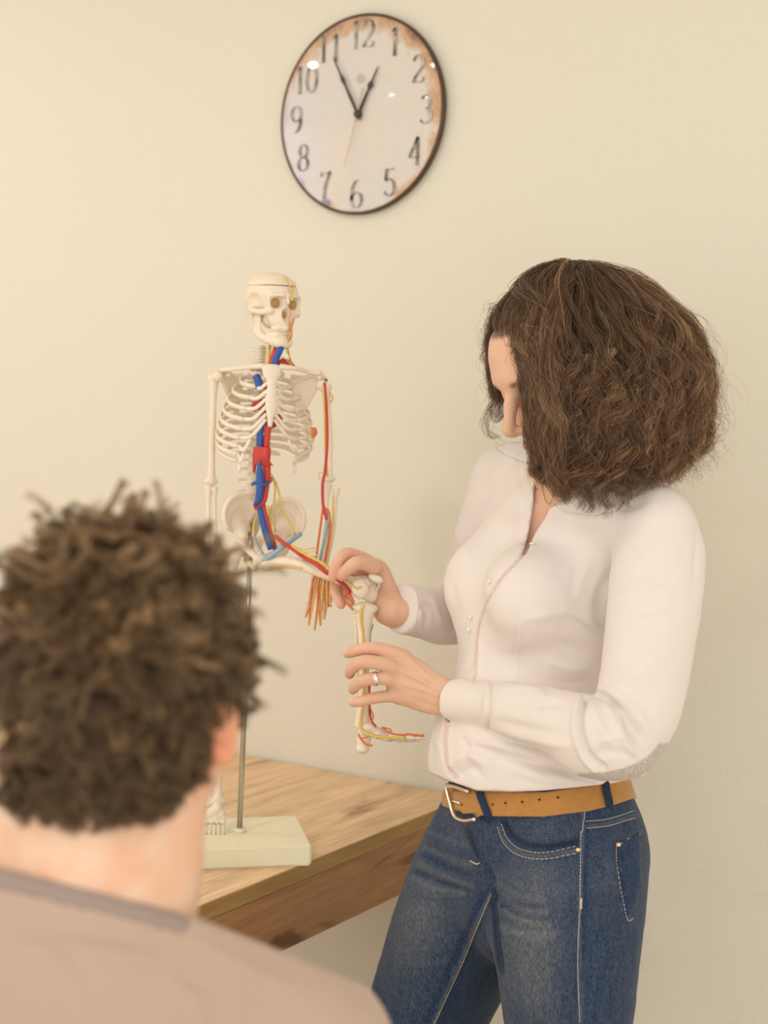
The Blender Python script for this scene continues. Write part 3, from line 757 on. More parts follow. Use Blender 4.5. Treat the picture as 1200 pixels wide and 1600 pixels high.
for s_ in (-1, 1):
    f.ell((s_ * .072, .012, .004), (.016, .034, .030), None, .008, cut=True)
    f.ell((s_ * .029, .092, .005), (.0215, .036, .0190), None, .003, cut=True)
    f.chain([(s_ * .046, .070, -.018), (s_ * .062, .040, -.022), (s_ * .070, .010, -.018), (s_ * .068, -.012, -.012)], [.0105, .0085, .0075, .0075], .006)
    f.cap((s_ * .048, .066, -.014), (s_ * .052, .070, .022), .006, .006, .006)
    f.cap((s_ * .058, -.028, -.012), (s_ * .052, -.024, -.042), .013, .006, .006)
    f.cap((s_ * .035, .055, -.03), (s_ * .028, .064, -.05), .013, .010, .01)
f.ell((0, .098, -.028), (.0155, .030, .022), None, .002, cut=True)
f.chain([(-.026, .058, -.068), (-.020, .078, -.068), (0, .087, -.068), (.020, .078, -.068), (.026, .058, -.068)], .0085, .004)
# the saw line that lifts the skull cap
X, Y, Z = f.xyz((slice(None),) * 3, (0, 0, 0)); slab = np.abs(Z - .058 - .0 * X) - .0016 + 0 * X + 0 * Y
inner = np.sqrt((X / .069) ** 2 + ((Y + .018) / .089) ** 2 + ((Z - .036) / .065) ** 2) * .07 - .07
D_ = f.D; g = np.maximum(slab, -inner); f.D = np.maximum(D_, -g).astype(np.float32)
V, Fc = f.mesh(1)
skull = S('skull', (V * ksc) @ KR.T + KO, Fc, 'bone')
g = Field((-.08, -.05, -.16), (.08, .12, .0), 0.0021)
g.chain([(-.050, -.004, -.078), (-.040, .030, -.098), (-.018, .066, -.110), (0, .074, -.112), (.018, .066, -.110), (.040, .030, -.098), (.050, -.004, -.078)], [.012, .012, .0135, .014, .0135, .012, .012], .008, m=15)
for s_ in (-1, 1):
    g.loft([((s_ * .050, .002, -.078), .020, .007), ((s_ * .054, .006, -.040), .018, .006), ((s_ * .056, .006, -.016), .014, .005)], (0, 1, 0), .008)
g.chain([(-.030, .045, -.088), (-.019, .070, -.088), (0, .078, -.088), (.019, .070, -.088), (.030, .045, -.088)], .0095, .006)
V, Fc = g.mesh(1); S('jaw', (V * ksc) @ KR.T + KO, Fc, 'bone', skull)
tb = []
for row, zz, n_ in ((0, -.076, 12), (1, -.084, 12)):
    for q in range(n_):
        a = math.radians(-72 + 144 * q / (n_ - 1)); tb.append(ball((math.sin(a) * .0255, .060 + math.cos(a) * .027, zz), (.0030, .0030, .0052), 6, 5))
V, Fc = join(tb); S('teeth', (V * ksc) @ KR.T + KO, Fc, 'cartilage', skull)['kind'] = 'stuff'
def SK(x, y, z): return (np.array([x, y, z]) * ksc) @ KR.T + KO
inner = []
for s_ in (-1, 1): inner.append(ball(SK(s_ * .029, .056, .005), (.0100, .0100, .0090), 12, 8))
inner.append(ball(SK(0, .064, -.028), (.0065, .0065, .0095), 10, 8))
V, Fc = join(inner); S('socket_lining', V, Fc, 'bone_dark', skull)['label'] = 'ochre plastic inside the sockets'
# strands on the face
d0 = SD - .055
for P, r, mm, nm in (
    ([(455, 470, 0), (455, 455, 0), (451, 443, .002), (446, 432, .012)], .0011, 'nerve', 'nerve_strand'), ([(457, 470, .002), (458, 452, .004), (461, 440, .012)], .0008, 'nerve', 'nerve_strand'),
    ([(457, 470, 0), (456, 462, 0), (457, 450, .002)], .0017, 'nerve', 'nerve_strand'),
    ([(451, 478, -.002), (454, 488, -.002), (452, 500, 0), (453, 515, .002), (452, 528, .01)], .0008, 'artery_orange', 'artery_strand'),
    ([(459, 498, .006), (455, 512, .002), (456, 524, .004), (451, 533, .008), (450, 545, .015), (455, 570, .02)], .0010, 'artery_orange', 'artery_strand'),
    ([(442, 524, -.002), (449, 522, 0), (453, 518, .002)], .0011, 'nerve', 'nerve_strand'), ([(453, 520, .002), (450, 534, .006), (448, 548, .014), (454, 560, .018), (456, 572, .02)], .0009, 'nerve', 'nerve_strand'),
    ([(440, 558, .01), (448, 562, .01), (456, 572, .012)], .0009, 'nerve', 'nerve_strand')):
    V, Fc = tube([c(x, y, d0 + dd + .01) for x, y, dd in P], r, 6, m=16); S(nm, V, Fc, mm)
# big vessels
def vess(nm, P, r, mm, flat=1.0, up=None, m_=22):
    V, Fc = tube([c(*p) for p in P], r, 12, m=m_, flat=flat, up=up); return S(nm, V, Fc, mm)
vess('vein', [(441, 539, SD - .030), (438, 546, SD - .038), (431, 562, SD - .042), (426, 578, SD - .04)], .0050, 'vein')
vess('artery', [(436, 532, SD - .022), (431, 548, SD - .026), (426, 565, SD - .03), (422, 580, SD - .03)], .0055, 'artery')
vess('nerve', [(423, 532, SD - .015), (420, 552, SD - .022), (419, 576, SD - .03)], .0028, 'nerve')
vess('artery', [(430, 577, SD - .02), (440, 568, SD - .02), (450, 568, SD - .02), (462, 575, SD - .015)], [.004, .007, .006, .002], 'artery')
vess('vein', [(401, 588, SD - .03), (404, 597, SD - .035), (405, 608, SD - .035)], .0062, 'vein')
vess('artery', [(412, 600, SD - .015), (420, 606, SD - .015)], .006, 'artery')
vess('artery', [(396, 640, SD - .005), (402, 632, SD - .015), (412, 636, SD - .015), (414, 650, SD - .012)], [.004, .008, .009, .006], 'artery')
vess('artery', [(413, 655, SD - .02), (425, 660, SD - .025), (438, 652, SD - .02)], [.006, .009, .006], 'artery')
vess('artery', [(490, 668, SD - .02), (491, 676, SD - .02), (489, 684, SD - .02)], [.003, .0048, .002], 'artery_orange')
vess('vein', [(411, 655, SD - .035), (407, 672, SD - .045), (406, 690, SD - .048), (406, 702, SD - .048)], .0050, 'vein')
vess('artery', [(422, 655, SD - .035), (418, 675, SD - .045), (416, 700, SD - .048)], .0052, 'artery')
vess('artery', [(411, 699, SD - .056), (410, 712, SD - .057), (409, 727, SD - .054)], [.0118, .0124, .0112], 'artery', flat=.45, up=(1, 0, 0))['label'] = 'broad red vessel sleeve'
vess('artery', [(399, 700, SD - .052), (398, 718, SD - .052), (397, 738, SD - .05)], [.003, .0035, .002], 'artery')
vess('artery', [(416, 722, SD - .05), (417, 740, SD - .052), (415, 765, SD - .05), (412, 782, SD - .052), (404, 790, SD - .052), (397, 793, SD - .052)], [.007, .0055, .005, .0045, .004, .0038], 'artery')
vess('artery', [(410, 784, SD - .048), (413, 800, SD - .05), (419, 824, SD - .05), (428, 850, SD - .045), (430, 860, SD - .045)], [.004, .004, .0038, .0038, .003], 'artery')
vess('vein', [(405, 722, SD - .064), (406, 740, SD - .062), (406, 762, SD - .060), (404, 780, SD - .058), (398, 790, SD - .056)], [.002, .0055, .0058, .0055, .003], 'vein')
vess('vein', [(406, 792, SD - .05), (409, 808, SD - .053), (415, 832, SD - .053), (424, 858, SD - .05)], [.0048, .005, .0052, .0055], 'vein')
vess('vein', [(394, 757, SD - .055), (400, 754, SD - .062), (412, 757, SD - .062), (422, 752, SD - .055)], [.0022, .003, .003, .0022], 'vein')
vess('artery', [(415, 728, SD - .055), (420, 724, SD - .058), (426, 727, SD - .055)], [.003, .002, .001], 'artery')
vess('artery', [(418, 755, SD - .055), (423, 750, SD - .055), (422, 745, SD - .055)], [.003, .003, .002], 'artery')
vess('vein', [(412, 876, SD - .075), (425, 868, SD - .08), (445, 852, SD - .078), (470, 834, SD - .06)], .0037, 'vein_pale')['label'] = 'pale blue groin ligament'
vess('vein', [(397, 836, SD - .06), (404, 852, SD - .06), (411, 866, SD - .06)], .0022, 'vein_pale')
for P, r in (([(421, 738, -.03), (432, 756, -.04), (437, 775, -.045), (440, 795, -.045), (452, 815, -.045), (462, 836, -.05)], .0016), ([(425, 742, -.03), (430, 762, -.035), (428, 790, -.04), (430, 832, -.04)], .0014),
             ([(418, 790, -.03), (422, 810, -.04), (424, 838, -.04)], .0016), ([(412, 800, -.02), (398, 815, -.04), (396, 840, -.045)], .0018), ([(424, 790, -.03), (420, 815, -.04), (428, 838, -.045)], .0014),
             ([(404, 838, -.06), (408, 850, -.06), (402, 862, -.06)], .0014)):
    V, Fc = tube([c(x, y, SD + q) for x, y, q in P], r, 6, m=16); S('nerve_strand', V, Fc, 'nerve')
# pelvis
F_ = Field(c(355, 885, SD) + (-.01, -.01, -.075), c(480, 775, SD) + (.01, .01, .08), 0.0014)
def bowl(sd, cx_, cy_):           # an iliac wing: a cupped blade, thicker along its crest
    o = c(cx_, cy_, SD - .012)
    n = 16
    for q in range(n):
        a = math.radians(-35 + 200 * q / (n - 1)); R_ = .028
        rim = o + Ls * sd * (-math.cos(a)) * -R_ * .95 + Up * math.sin(a) * R_ * 1.12 + Fs_ * (.006 * math.cos(a * 1.0) + .004)
        root = o + Up * -.030 - Fs_ * .002 + Ls * sd * -.006
        mid = rim * .5 + root * .5 - Fs_ * .011
        F_.cap(rim, mid, .0030, .0022, .003); F_.cap(mid, root, .0022, .0055, .003)
        if q:
            F_.cap(prev, rim, .0032, .0032, .002); F_.cap(pm, mid, .0022, .0022, .003); F_.cap((pm + prev) / 2, (mid + rim) / 2, .0024, .0024, .003)
        prev, pm = rim, mid
bowl(1, 446, 812); bowl(-1, 374, 806)
sac = [K(0, -.024, 806), K(0, -.032, 828), K(0, -.034, 850)]
F_.loft([(sac[0], .020, .009), (sac[1], .015, .008), (sac[2], .007, .005)], Ls, .004)
hipL, hipR = c(440, 858, SD - .012), c(378, 850, SD + .004)
for sd, hp in ((1, hipL), (-1, hipR)):
    F_.ell(hp, .0115, None, .006); pub = c(409, 872, SD - .04) + Ls * sd * .006
    F_.cap(hp, pub, .0058, .0055, .004); F_.chain([pub, pub + np.array([sd * .006, -.016, -.01]), hp + np.array([-sd * .006, -.026, -.018]), hp + np.array([0, -.008, -.008])], [.0045, .004, .0055, .005], .004)
    F_.cap(sac[0] + Ls * sd * .014, hp + Up * .022 - Ls * sd * .008, .009, .006, .006)
F_.ell(c(409, 874, SD - .042), (.006, .009, .005), None, .004)
V, Fc = F_.mesh(1); S('pelvis', V, Fc, 'bone')
# raised left leg: thigh bone runs level towards the woman's hand, shin hangs down in her grip
KN = c(566, 916, 2.205)
FEM = [c(424, 880, 2.275), c(452, 879, 2.262), c(485, 888, 2.245), c(520, 901, 2.228), c(545, 909, 2.216)]
F_ = Field(c(405, 945, 2.35) + (-.02, -.01, -.02), c(605, 850, 2.2) + (.02, .02, .06), 0.0013)
F_.chain(FEM + [KN], [.0095, .0088, .0080, .0074, .0085, .012], .002, m=20)
F_.cap(FEM[0], c(434, 866, 2.31), .008, .007, .004); F_.ell(c(436, 862, 2.318), .0105, None, .003); F_.ell(c(418, 884, 2.27), (.010, .0085, .009), None, .004)
F_.ell(c(563, 919, 2.192), (.0135, .0155, .011), None, .004); F_.ell(c(579, 925, 2.215), (.011, .0175, .0095), None, .003); F_.ell(c(568, 909, 2.205), (.014, .009, .013), None, .005)
F_.ell(c(572, 913, 2.19), (.0035, .012, .003), None, .003, cut=True)
V, Fc = F_.mesh(1); S('femur', V, Fc, 'bone')
F_ = Field(c(575, 930, 2.2) + (-.01, -.01, -.02), c(605, 890, 2.2) + (.01, .01, .02), 0.001)
u_ = nrm(np.array([.8, -.35, 0])); F_.ell(c(587, 904, 2.19), (.0115, .0058, .0085), np.column_stack([u_, np.cross((0, 0, 1), u_), (0, 0, 1)]))
V, Fc = F_.mesh(1); S('kneecap', V, Fc, 'cartilage')
V, Fc = tube([c(588, 908, 2.2), c(592, 916, 2.205), c(580, 930, 2.208)], .0016, 6, m=10); S('knee_wire', V, Fc, 'cartilage')
TIB = [c(570, 955, 2.2), c(569, 985, 2.198), c(569, 1030, 2.19), c(568, 1080, 2.185), c(567, 1125, 2.18)]
F_ = Field(c(530, 1190, 2.2) + (-.01, -.01, -.05), c(620, 930, 2.2) + (.01, .01, .05), 0.0013)
F_.chain(TIB, [.0135, .0090, .0073, .0070, .0088], .002, m=20)
F_.ell(c(561, 950, 2.197), (.0105, .0068, .011), None, .004); F_.ell(c(580, 951, 2.202), (.010, .0068, .011), None, .004); F_.ell(c(572, 944, 2.2), (.003, .004, .004), None, .002); F_.ell(c(561, 1131, 2.178), (.006, .009, .006), None, .004)
V, Fc = F_.mesh(1); S('tibia', V, Fc, 'bone')
longbone('fibula', [c(557, 962, 2.212), c(558, 1040, 2.21), c(560, 1133, 2.2)], .005, .0030, .0048)
F_ = Field(c(545, 1190, 2.2) + (-.01, -.01, -.04), c(680, 1120, 2.15) + (.01, .01, .04), 0.0012)
F_.ell(c(575, 1136, 2.178), (.013, .0075, .012), None, .003); F_.loft([(c(572, 1142, 2.178), .010, .011), (c(568, 1158, 2.178), .007, .009), (c(566, 1170, 2.178), .0065, .0085)], (0, 0, 1), .004)
F_.ell(c(567, 1170, 2.178), (.009, .0062, .009), None, .003)
F_.ell(c(592, 1146, 2.172), (.0095, .0085, .014), None, .004); F_.ell(c(605, 1151, 2.168), (.0095, .0065, .015), None, .003)
V, Fc = F_.mesh(1); S('ankle_bones', V, Fc, 'bone')
tb = []
for q, (dz, ye, xe) in enumerate(((.012, 1153, 667), (.006, 1155, 664), (0, 1156.5, 660), (-.006, 1157.5, 655), (-.012, 1159, 648))):
    A0, E0 = c(608, 1151 + q * .9, 2.165 - dz), c(xe, ye, 2.15 - dz * 1.5); st_ = [0, .45, .70, .86, 1]
    for i in range(4):
        a, b_ = A0 + (E0 - A0) * (st_[i] + .01), A0 + (E0 - A0) * (st_[i + 1] - .01); tb.append(tube(np.array([a, a * .75 + b_ * .25, a * .25 + b_ * .75, b_]), np.array([.0048, .0032, .0030, .0040]) * (1 - .17 * i) * (.75 if i == 3 else 1), 7))
V, Fc = join(tb); S('foot_bones', V, Fc, 'bone')
for P, r, mm in (
    ([(430, 838, SD - .07), (445, 850, SD - .085), (458, 858, SD - .095), (476, 872, 2.235), (492, 880, 2.22), (508, 893, 2.212), (524, 903, 2.208), (543, 922, 2.19), (541, 934, 2.19)], .0032, 'artery'),
    ([(527, 905, 2.206), (538, 914, 2.20), (546, 924, 2.19)], .0030, 'artery'), ([(541, 943, 2.19), (547, 948, 2.185), (552, 953, 2.184)], .0018, 'artery_orange'),
    ([(541, 936, 2.19), (546, 930, 2.185), (553, 940, 2.185)], .0016, 'artery_orange'),
    ([(420, 888, 2.262), (440, 884, 2.250), (455, 885, 2.248), (472, 888, 2.24)], .0012, 'nerve'),
    ([(455, 851, SD - .09), (470, 862, 2.235), (490, 873, 2.222), (506, 882, 2.215), (518, 892, 2.208)], .0022, 'nerve'),
    ([(455, 852, SD - .09), (472, 858, 2.23), (492, 856, 2.222)], .0010, 'nerve'), ([(458, 854, SD - .09), (474, 862, 2.23), (496, 861, 2.22)], .0009, 'nerve'), ([(461, 856, SD - .09), (480, 868, 2.228), (498, 867, 2.22)], .0009, 'nerve'),
    ([(533, 902, 2.2), (542, 908, 2.194), (550, 915, 2.186), (558, 919, 2.180), (565, 917, 2.178)], .0015, 'nerve'),
    ([(569, 945, 2.186), (565, 953, 2.184), (564, 968, 2.186), (567, 990, 2.188), (568, 1015, 2.184), (569, 1050, 2.180)], .0020, 'nerve'),
    ([(569, 1050, 2.180), (568, 1080, 2.177), (566, 1108, 2.170), (563, 1130, 2.168), (566, 1142, 2.164), (584, 1150, 2.156), (606, 1152, 2.150), (632, 1152, 2.138)], .0019, 'nerve'),
    ([(578, 1060, 2.184), (577, 1090, 2.184), (578, 1110, 2.18), (580, 1125, 2.174), (587, 1135, 2.166)], .0015, 'artery'), ([(578, 1105, 2.18), (583, 1118, 2.172), (581, 1128, 2.17)], .0010, 'artery_orange'),
    ([(597, 1136, 2.158), (606, 1143, 2.154), (616, 1147, 2.150), (628, 1148, 2.144), (640, 1147, 2.138), (650, 1150, 2.136), (662, 1148, 2.134)], .0012, 'artery_orange'),
    ([(600, 1137, 2.160), (610, 1140, 2.156), (612, 1146, 2.152)], .0009, 'artery_orange'), ([(640, 1148, 2.138), (652, 1148, 2.136), (663, 1151, 2.134)], .0009, 'artery_orange'),
    ([(560, 1147, 2.166), (563, 1153, 2.164), (572, 1163, 2.160), (582, 1165, 2.158)], .0015, 'artery_orange'), ([(564, 1153, 2.164), (570, 1153, 2.16), (576, 1150, 2.158)], .0010, 'artery_orange'),
    ([(583, 975, 2.205), (579, 990, 2.205), (578, 1010, 2.2)], .0011, 'vein_pale')):
    V, Fc = tube([c(*p) for p in P], r, 7, m=6 * len(P)); S({'nerve': 'nerve_strand', 'vein_pale': 'vein_strand'}.get(mm, 'artery_strand'), V, Fc, mm)
# strands down the raised arm
for P, r, mm in (
    ([(507, 598, -.035), (510, 640, -.036), (511, 690, -.038), (508, 735, -.042), (504, 756, -.045), (505, 790, -.046), (511, 812, -.046)], .0024, 'artery'),
    ([(505, 790, -.046), (499, 835, -.046), (494, 872, -.045)], .0018, 'artery_orange'), ([(507, 795, -.046), (513, 800, -.046), (515, 830, -.046), (507, 878, -.046)], .0022, 'artery_orange'),
    ([(505, 603, -.036), (507, 650, -.037), (508, 700, -.038), (512, 745, -.04)], .0016, 'nerve'), ([(515, 612, -.03), (520, 622, -.03), (516, 630, -.03)], .0014, 'nerve'),
    ([(514, 800, -.045), (508, 840, -.047), (500, 874, -.046)], .0024, 'vein_pale'), ([(521, 775, -.045), (518, 830, -.045), (508, 885, -.045)], .0015, 'nerve'), ([(500, 750, -.04), (498, 740, -.038), (504, 738, -.04)], .0008, 'nerve')):
    V, Fc = tube([c(x, y, SD + q) for x, y, q in P], r, 7, m=24); S({'nerve': 'nerve_strand', 'vein_pale': 'vein_strand'}.get(mm, 'artery_strand'), V, Fc, mm)
# hanging right leg
longbone('femur', [c(370, 856, SD), c(352, 950, SD - .01), c(344, 1048, SD - .01)], .011, .0068, .012, head=(hipR, .0105))
longbone('tibia', [c(341, 1066, SD - .01), c(339, 1160, SD - .02), c(340, 1252, SD - .03)], .013, .0062, .0085)
longbone('fibula', [c(327, 1072, SD - .01), c(326, 1160, SD - .02), c(328, 1256, SD - .03)], .005, .0028, .005)
F_ = Field(c(305, 1300, SD) + (-.01, -.01, -.02), c(370, 1245, SD) + (.01, .01, .10), 0.0013)
for x, y, r in ((339, 1264, .009), (330, 1270, .0085), (346, 1272, .007), (336, 1280, .0075), (325, 1282, .006), (346, 1284, .0055)): F_.ell(c(x, y, SD - .04), (r, r * 1.1, r), None, .0015)
V, Fc = F_.mesh(1); S('ankle_bones', V, Fc, 'bone')
handbones([c(x, 1288, SD - .045) for x in (321, 328, 335, 342, 349)], [c(x, y, SD - .055) for x, y in ((319, 1324), (326, 1331), (332.5, 1335), (339, 1336), (347, 1331))], c(336, 1272, SD - .04), r=.0029, name='foot_bones')

# ================================================================== the woman
wb = W(c(850, 1250, 2.08))
woman = thing('person', (wb[0], wb[1], 0), 'woman with curly brown hair in a pale pink shirt and jeans holding the skeleton leg', 'person')
wf = nrm([-.87, 0, .5]); wl = nrm([.5, 0, .87]); up3 = np.array([0, 1.0, 0])      # her front, her left side, up
def Wm(name, V, Fc, m, parent=None, **k): return obj(name, V, Fc, M[m], parent or woman, **k)

# ---- head in its own frame (x her left, y forward, z up)
hp_ = math.radians(27); hy = math.radians(60)
hF0 = nrm([-math.sin(hy), 0, math.cos(hy)]); hF = hF0 * math.cos(hp_) - up3 * math.sin(hp_); hL = nrm(np.cross(up3, hF0)); hU = np.cross(hF, hL) * 1.0
if hU[1] < 0: hU = -hU
HO = c(884, 577, 2.045)
def make_head(f, O, R, s=1.0):
    """adds a head to field f; R columns: left, forward, up"""
    def p(x, y, z): return O + R @ (np.array([x, y, z]) * s)
    def e(cn, r, k=0.0, cut=False): f.ell(p(*cn), np.array(r) * s, R, k, cut)
    def ch(P, r, k): f.chain([p(*q) for q in P], np.array(r) * s, k)
    e((0, -.012, .035), (.074, .094, .082)); e((0, .022, .030), (.066, .066, .066), .02)
    e((0, .030, -.030), (.058, .060, .070), .02)
    ch([(-.056, -.005, -.055), (-.034, .050, -.088), (0, .070, -.098), (.034, .050, -.088), (.056, -.005, -.055)], [.018, .017, .018, .017, .018], .03)
    e((0, .078, -.098), (.017, .014, .014), .015)
    ch([(-.040, .078, .020), (-.018, .088, .023), (0, .0885, .024), (.018, .088, .023), (.040, .078, .020)], [.006, .006, .006, .006, .006], .02)
    e((0, .050, .045), (.052, .044, .045), .02)
    for q in (-1, 1):
        e((q * .032, .099, .004), (.015, .013, .009), .012, True)
        e((q * .029, .0755, .003), (.0122, .0120, .0100), .005)
        e((q * .038, .066, -.028), (.022, .022, .020), .02)
        e((q * .073, -.006, -.004), (.007, .016, .028), .006); ch([(q * .078, -.014, .014), (q * .081, -.018, .0), (q * .078, -.012, -.018), (q * .074, .0, -.028)], [.004, .004, .004, .005], .004)
        e((q * .0115, .104, -.040), (.0075, .0095, .0075), .006)
    ch([(0, .088, .018), (0, .103, -.006), (0, .120, -.033)], [.0068, .0074, .0090], .010)
    e((0, .112, -.040), (.008, .010, .006), .005)
    for q in (-1, 1): e((q * .006, .108, -.0475), (.0035, .005, .003), .002, True)
    ch([(-.022, .086, -.068), (-.009, .0985, -.064), (0, .099, -.066), (.009, .0985, -.064), (.022, .086, -.068)], [.003, .0048, .0045, .0048, .003], .004)
    ch([(-.020, .086, -.070), (0, .0985, -.0755), (.020, .086, -.070)], [.003, .0062, .003], .004)
    return p
HR = np.column_stack([hL, hF, hU])
B = Field(c(560, 1290, 2.42), c(1110, 440, 1.80) * (1, 1, 1), 0.0030)
B = Field((-0.02, -0.42, -2.46), (0.42, 0.36, -1.78), 0.0030)
hp = make_head(B, HO, HR)
B.chain([hp(0, -.045, -.02), hp(0, -.035, -.075), c(893, 748, 2.08), c(905, 800, 2.10)], [.050, .050, .052, .060], .02)
B.cap(hp(0, .02, -.075), c(885, 745, 2.06), .024, .035, .02)
TOR = [(c(905, 790, 2.145), .120, .055), (c(893, 830, 2.145), .140, .078), (c(872, 925, 2.145), .132, .095), (c(842, 1080, 2.135), .115, .088), (c(840, 1230, 2.125), .135, .098), (c(842, 1330, 2.125), .15, .105)]
B.loft(TOR, wl, .02)
shN, shF = c(1026, 826, 1.960), c(802, 751, 2.27)
elN, wrN = c(975, 1145, 1.905), c(712, 1093, 2.085)
elF, wrF = c(742, 935, 2.38), c(612, 955, 2.205)
B.cap(c(905, 785, 2.1), shN, .045, .044, .03); B.cap(c(905, 785, 2.1), shF, .05, .050, .03)
B.chain([shN, elN], [.044, .036], .02); B.chain([elN, elN * .6 + wrN * .4, wrN], [.038, .038, .025], .01)
B.chain([shF, elF], [.046, .036], .02); B.chain([elF, c(700, 964, 2.31), c(665, 958, 2.255), c(640, 954, 2.232)], [.034, .030, .024, .020], .005)
bV, bF = B.mesh(1)
bodyT = bvh(bV, bF)

# ---- hands: fine grids, joined to the same body
def finger(f, P, r, k=.002):
    f.chain(P, r, k, m=len(P) * 4)
H1 = Field(c(520, 1125, 2.20) - (.0, .0, .04), c(728, 1005, 2.02) + (.0, .0, .03), 0.0013)
wr0 = c(730, 1094, 2.078)
H1.loft([(wr0, .0245, .021), (c(705, 1092, 2.088), .0235, .0175), (c(672, 1082, 2.102), .029, .0165), (c(642, 1066, 2.112), .0335, .0150), (c(622, 1056, 2.118), .0325, .0120)], up3, .004, m=14)
kn = [c(627, 1025, 2.112), c(618, 1043, 2.108), c(618, 1065, 2.110), c(622, 1087, 2.118)]
for p_ in kn: H1.ell(p_, .0105, None, .008)
tend = [c(690, 1080, 2.078)] * 4
for p_ in kn: H1.cap(p_ + (.004, 0, .001), tend[0] * .6 + p_ * .4 + (0, 0, 0.0), .0040, .003, .010)
FI = [
 ([kn[0], c(604, 1017, 2.108), c(580, 1013, 2.108), c(557, 1016, 2.118), c(543, 1021, 2.130)], [.0098, .0090, .0086, .0078, .0066]),
 ([kn[1], c(598, 1037, 2.098), c(568, 1034, 2.098), c(551, 1043, 2.118), c(546, 1054, 2.140)], [.0102, .0092, .0090, .0082, .0066]),
 ([kn[2], c(600, 1060, 2.100), c(572, 1062, 2.098), c(557, 1070, 2.118), c(551, 1078, 2.140)], [.0098, .0086, .0085, .0078, .0064]),
 ([kn[3], c(604, 1088, 2.112), c(582, 1091, 2.108), c(563, 1096, 2.116), c(551, 1098, 2.128)], [.0090, .0078, .0075, .0068, .0056]),
]
for P, r in FI: finger(H1, P, r)
finger(H1, [c(692, 1092, 2.10), c(664, 1074, 2.145), c(630, 1050, 2.195), c(600, 1036, 2.222), c(580, 1030, 2.225)], [.014, .014, .0115, .0100, .0080], .008)
V1, F1 = H1.mesh(1)
V1 = sculpt(V1, F1, [([(630, 1028), (662, 1050), (694, 1076)], 3.5, .0011), ([(624, 1046), (658, 1064), (692, 1082)], 3.0, .0010), ([(626, 1068), (660, 1078), (690, 1088)], 3.0, .0010),
    ([(634, 1040), (662, 1057), (688, 1076)], 3, -.0007), ([(632, 1058), (660, 1071), (686, 1084)], 3, -.0007),
    ([(578, 1007), (580, 1013), (579, 1019)], 1.6, -.0007, 'c'), ([(567, 1027), (568, 1034), (567, 1041)], 1.6, -.0007, 'c'), ([(572, 1056), (573, 1062), (572, 1069)], 1.6, -.0007, 'c'), ([(581, 1085), (582, 1091), (581, 1097)], 1.5, -.0006, 'c'),
    ([(640, 1090), (665, 1100), (690, 1108)], 4, -.0008), ([(626, 1018), (631, 1024), (633, 1031)], 4, .0010), ([(616, 1038), (620, 1043), (618, 1050)], 4, .0010), ([(616, 1060), (620, 1065), (618, 1072)], 4, .0010)], (0, 2.3))
H2 = Field(c(505, 1005, 2.34) - (.0, .0, .0), c(680, 855, 2.10), 0.0013)
w2 = c(650, 958, 2.24)
H2.loft([(w2, .0235, .021), (c(628, 960, 2.222), .0250, .0205), (c(606, 950, 2.220), .0255, .0185), (c(598, 925, 2.232), .0245, .015), (c(585, 895, 2.232), .0255, .0125), (c(575, 884, 2.225), .023, .0115)], nrm([.75, .25, .6]), .004, m=14)
finger(H2, [c(584, 886, 2.195), c(566, 879, 2.180), c(552, 882, 2.172), c(540, 893, 2.178), c(534, 901, 2.184)], [.0108, .0096, .0090, .0080, .0066])
finger(H2, [c(578, 880, 2.215), c(558, 870, 2.205), c(540, 867, 2.195), c(526, 884, 2.188), c(520, 903, 2.190)], [.0108, .0098, .0094, .0082, .0066])
finger(H2, [c(580, 896, 2.235), c(552, 890, 2.260), c(530, 902, 2.262), c(524, 922, 2.240), c(533, 945, 2.222)], [.0105, .0095, .0090, .0080, .0064])
finger(H2, [c(588, 908, 2.24), c(562, 902, 2.266), c(542, 916, 2.258), c(541, 930, 2.240), c(548, 942, 2.226)], [.0100, .0090, .0084, .0074, .0060])
finger(H2, [c(608, 958, 2.215), c(600, 940, 2.240), c(580, 926, 2.256), c(560, 916, 2.250)], [.015, .0135, .0105, .0085], .008)
H2.ell(c(584, 884, 2.20), .0115, None, .006)
V2, F2 = H2.mesh(1)
n0, n1 = len(bV), len(bV) + len(V1)
AV = np.vstack([bV, V1, V2]); AF = np.vstack([bF, F1 + n0, F2 + n1])
flush = np.zeros(len(AV)); nail = np.zeros(len(AV)); dark = np.zeros(len(AV))
def near(P, q, r): return np.exp(-((P - q) ** 2).sum(1) / r ** 2)
for P, _ in FI: flush += .5 * near(AV, P[-1], .011) + .35 * near(AV, P[2], .009) + .3 * near(AV, P[0], .010)
for q in (c(526, 884, 2.18), c(520, 903, 2.19), c(534, 901, 2.18), c(541, 867, 2.19), c(533, 945, 2.22), c(548, 942, 2.22), c(584, 884, 2.2)): flush += .5 * near(AV, q, .012)
flush += .45 * near(AV, hp(0, .118, -.036), .020) + .30 * near(AV, hp(-.045, .07, -.03), .03) + .3 * near(AV, hp(.045, .07, -.03), .03)
for q in (-.016, -.008, 0, .008, .016):
    flush += .8 * near(AV, hp(q, .104 - abs(q) * .5, -.064), .0055) + .8 * near(AV, hp(q, .104 - abs(q) * .5, -.077), .0055)
for P, r in FI:
    ax = nrm(P[-1] - P[-2]); q = P[-1] - ax * r[-1] * .1 + nrm(np.cross(ax, (0, 0, 1)) + np.array([-.4, .6, .5])) * r[-1]
    nail += 1.0 * near(AV, q, .0058)
qh = (AV - HO) @ HR
dark += np.clip((qh[:, 2] - .078 + .25 * np.maximum(0, np.abs(qh[:, 0]) - .03)) / .006, 0, .85) * (np.linalg.norm(qh, axis=1) < .14)     # scalp under the hair
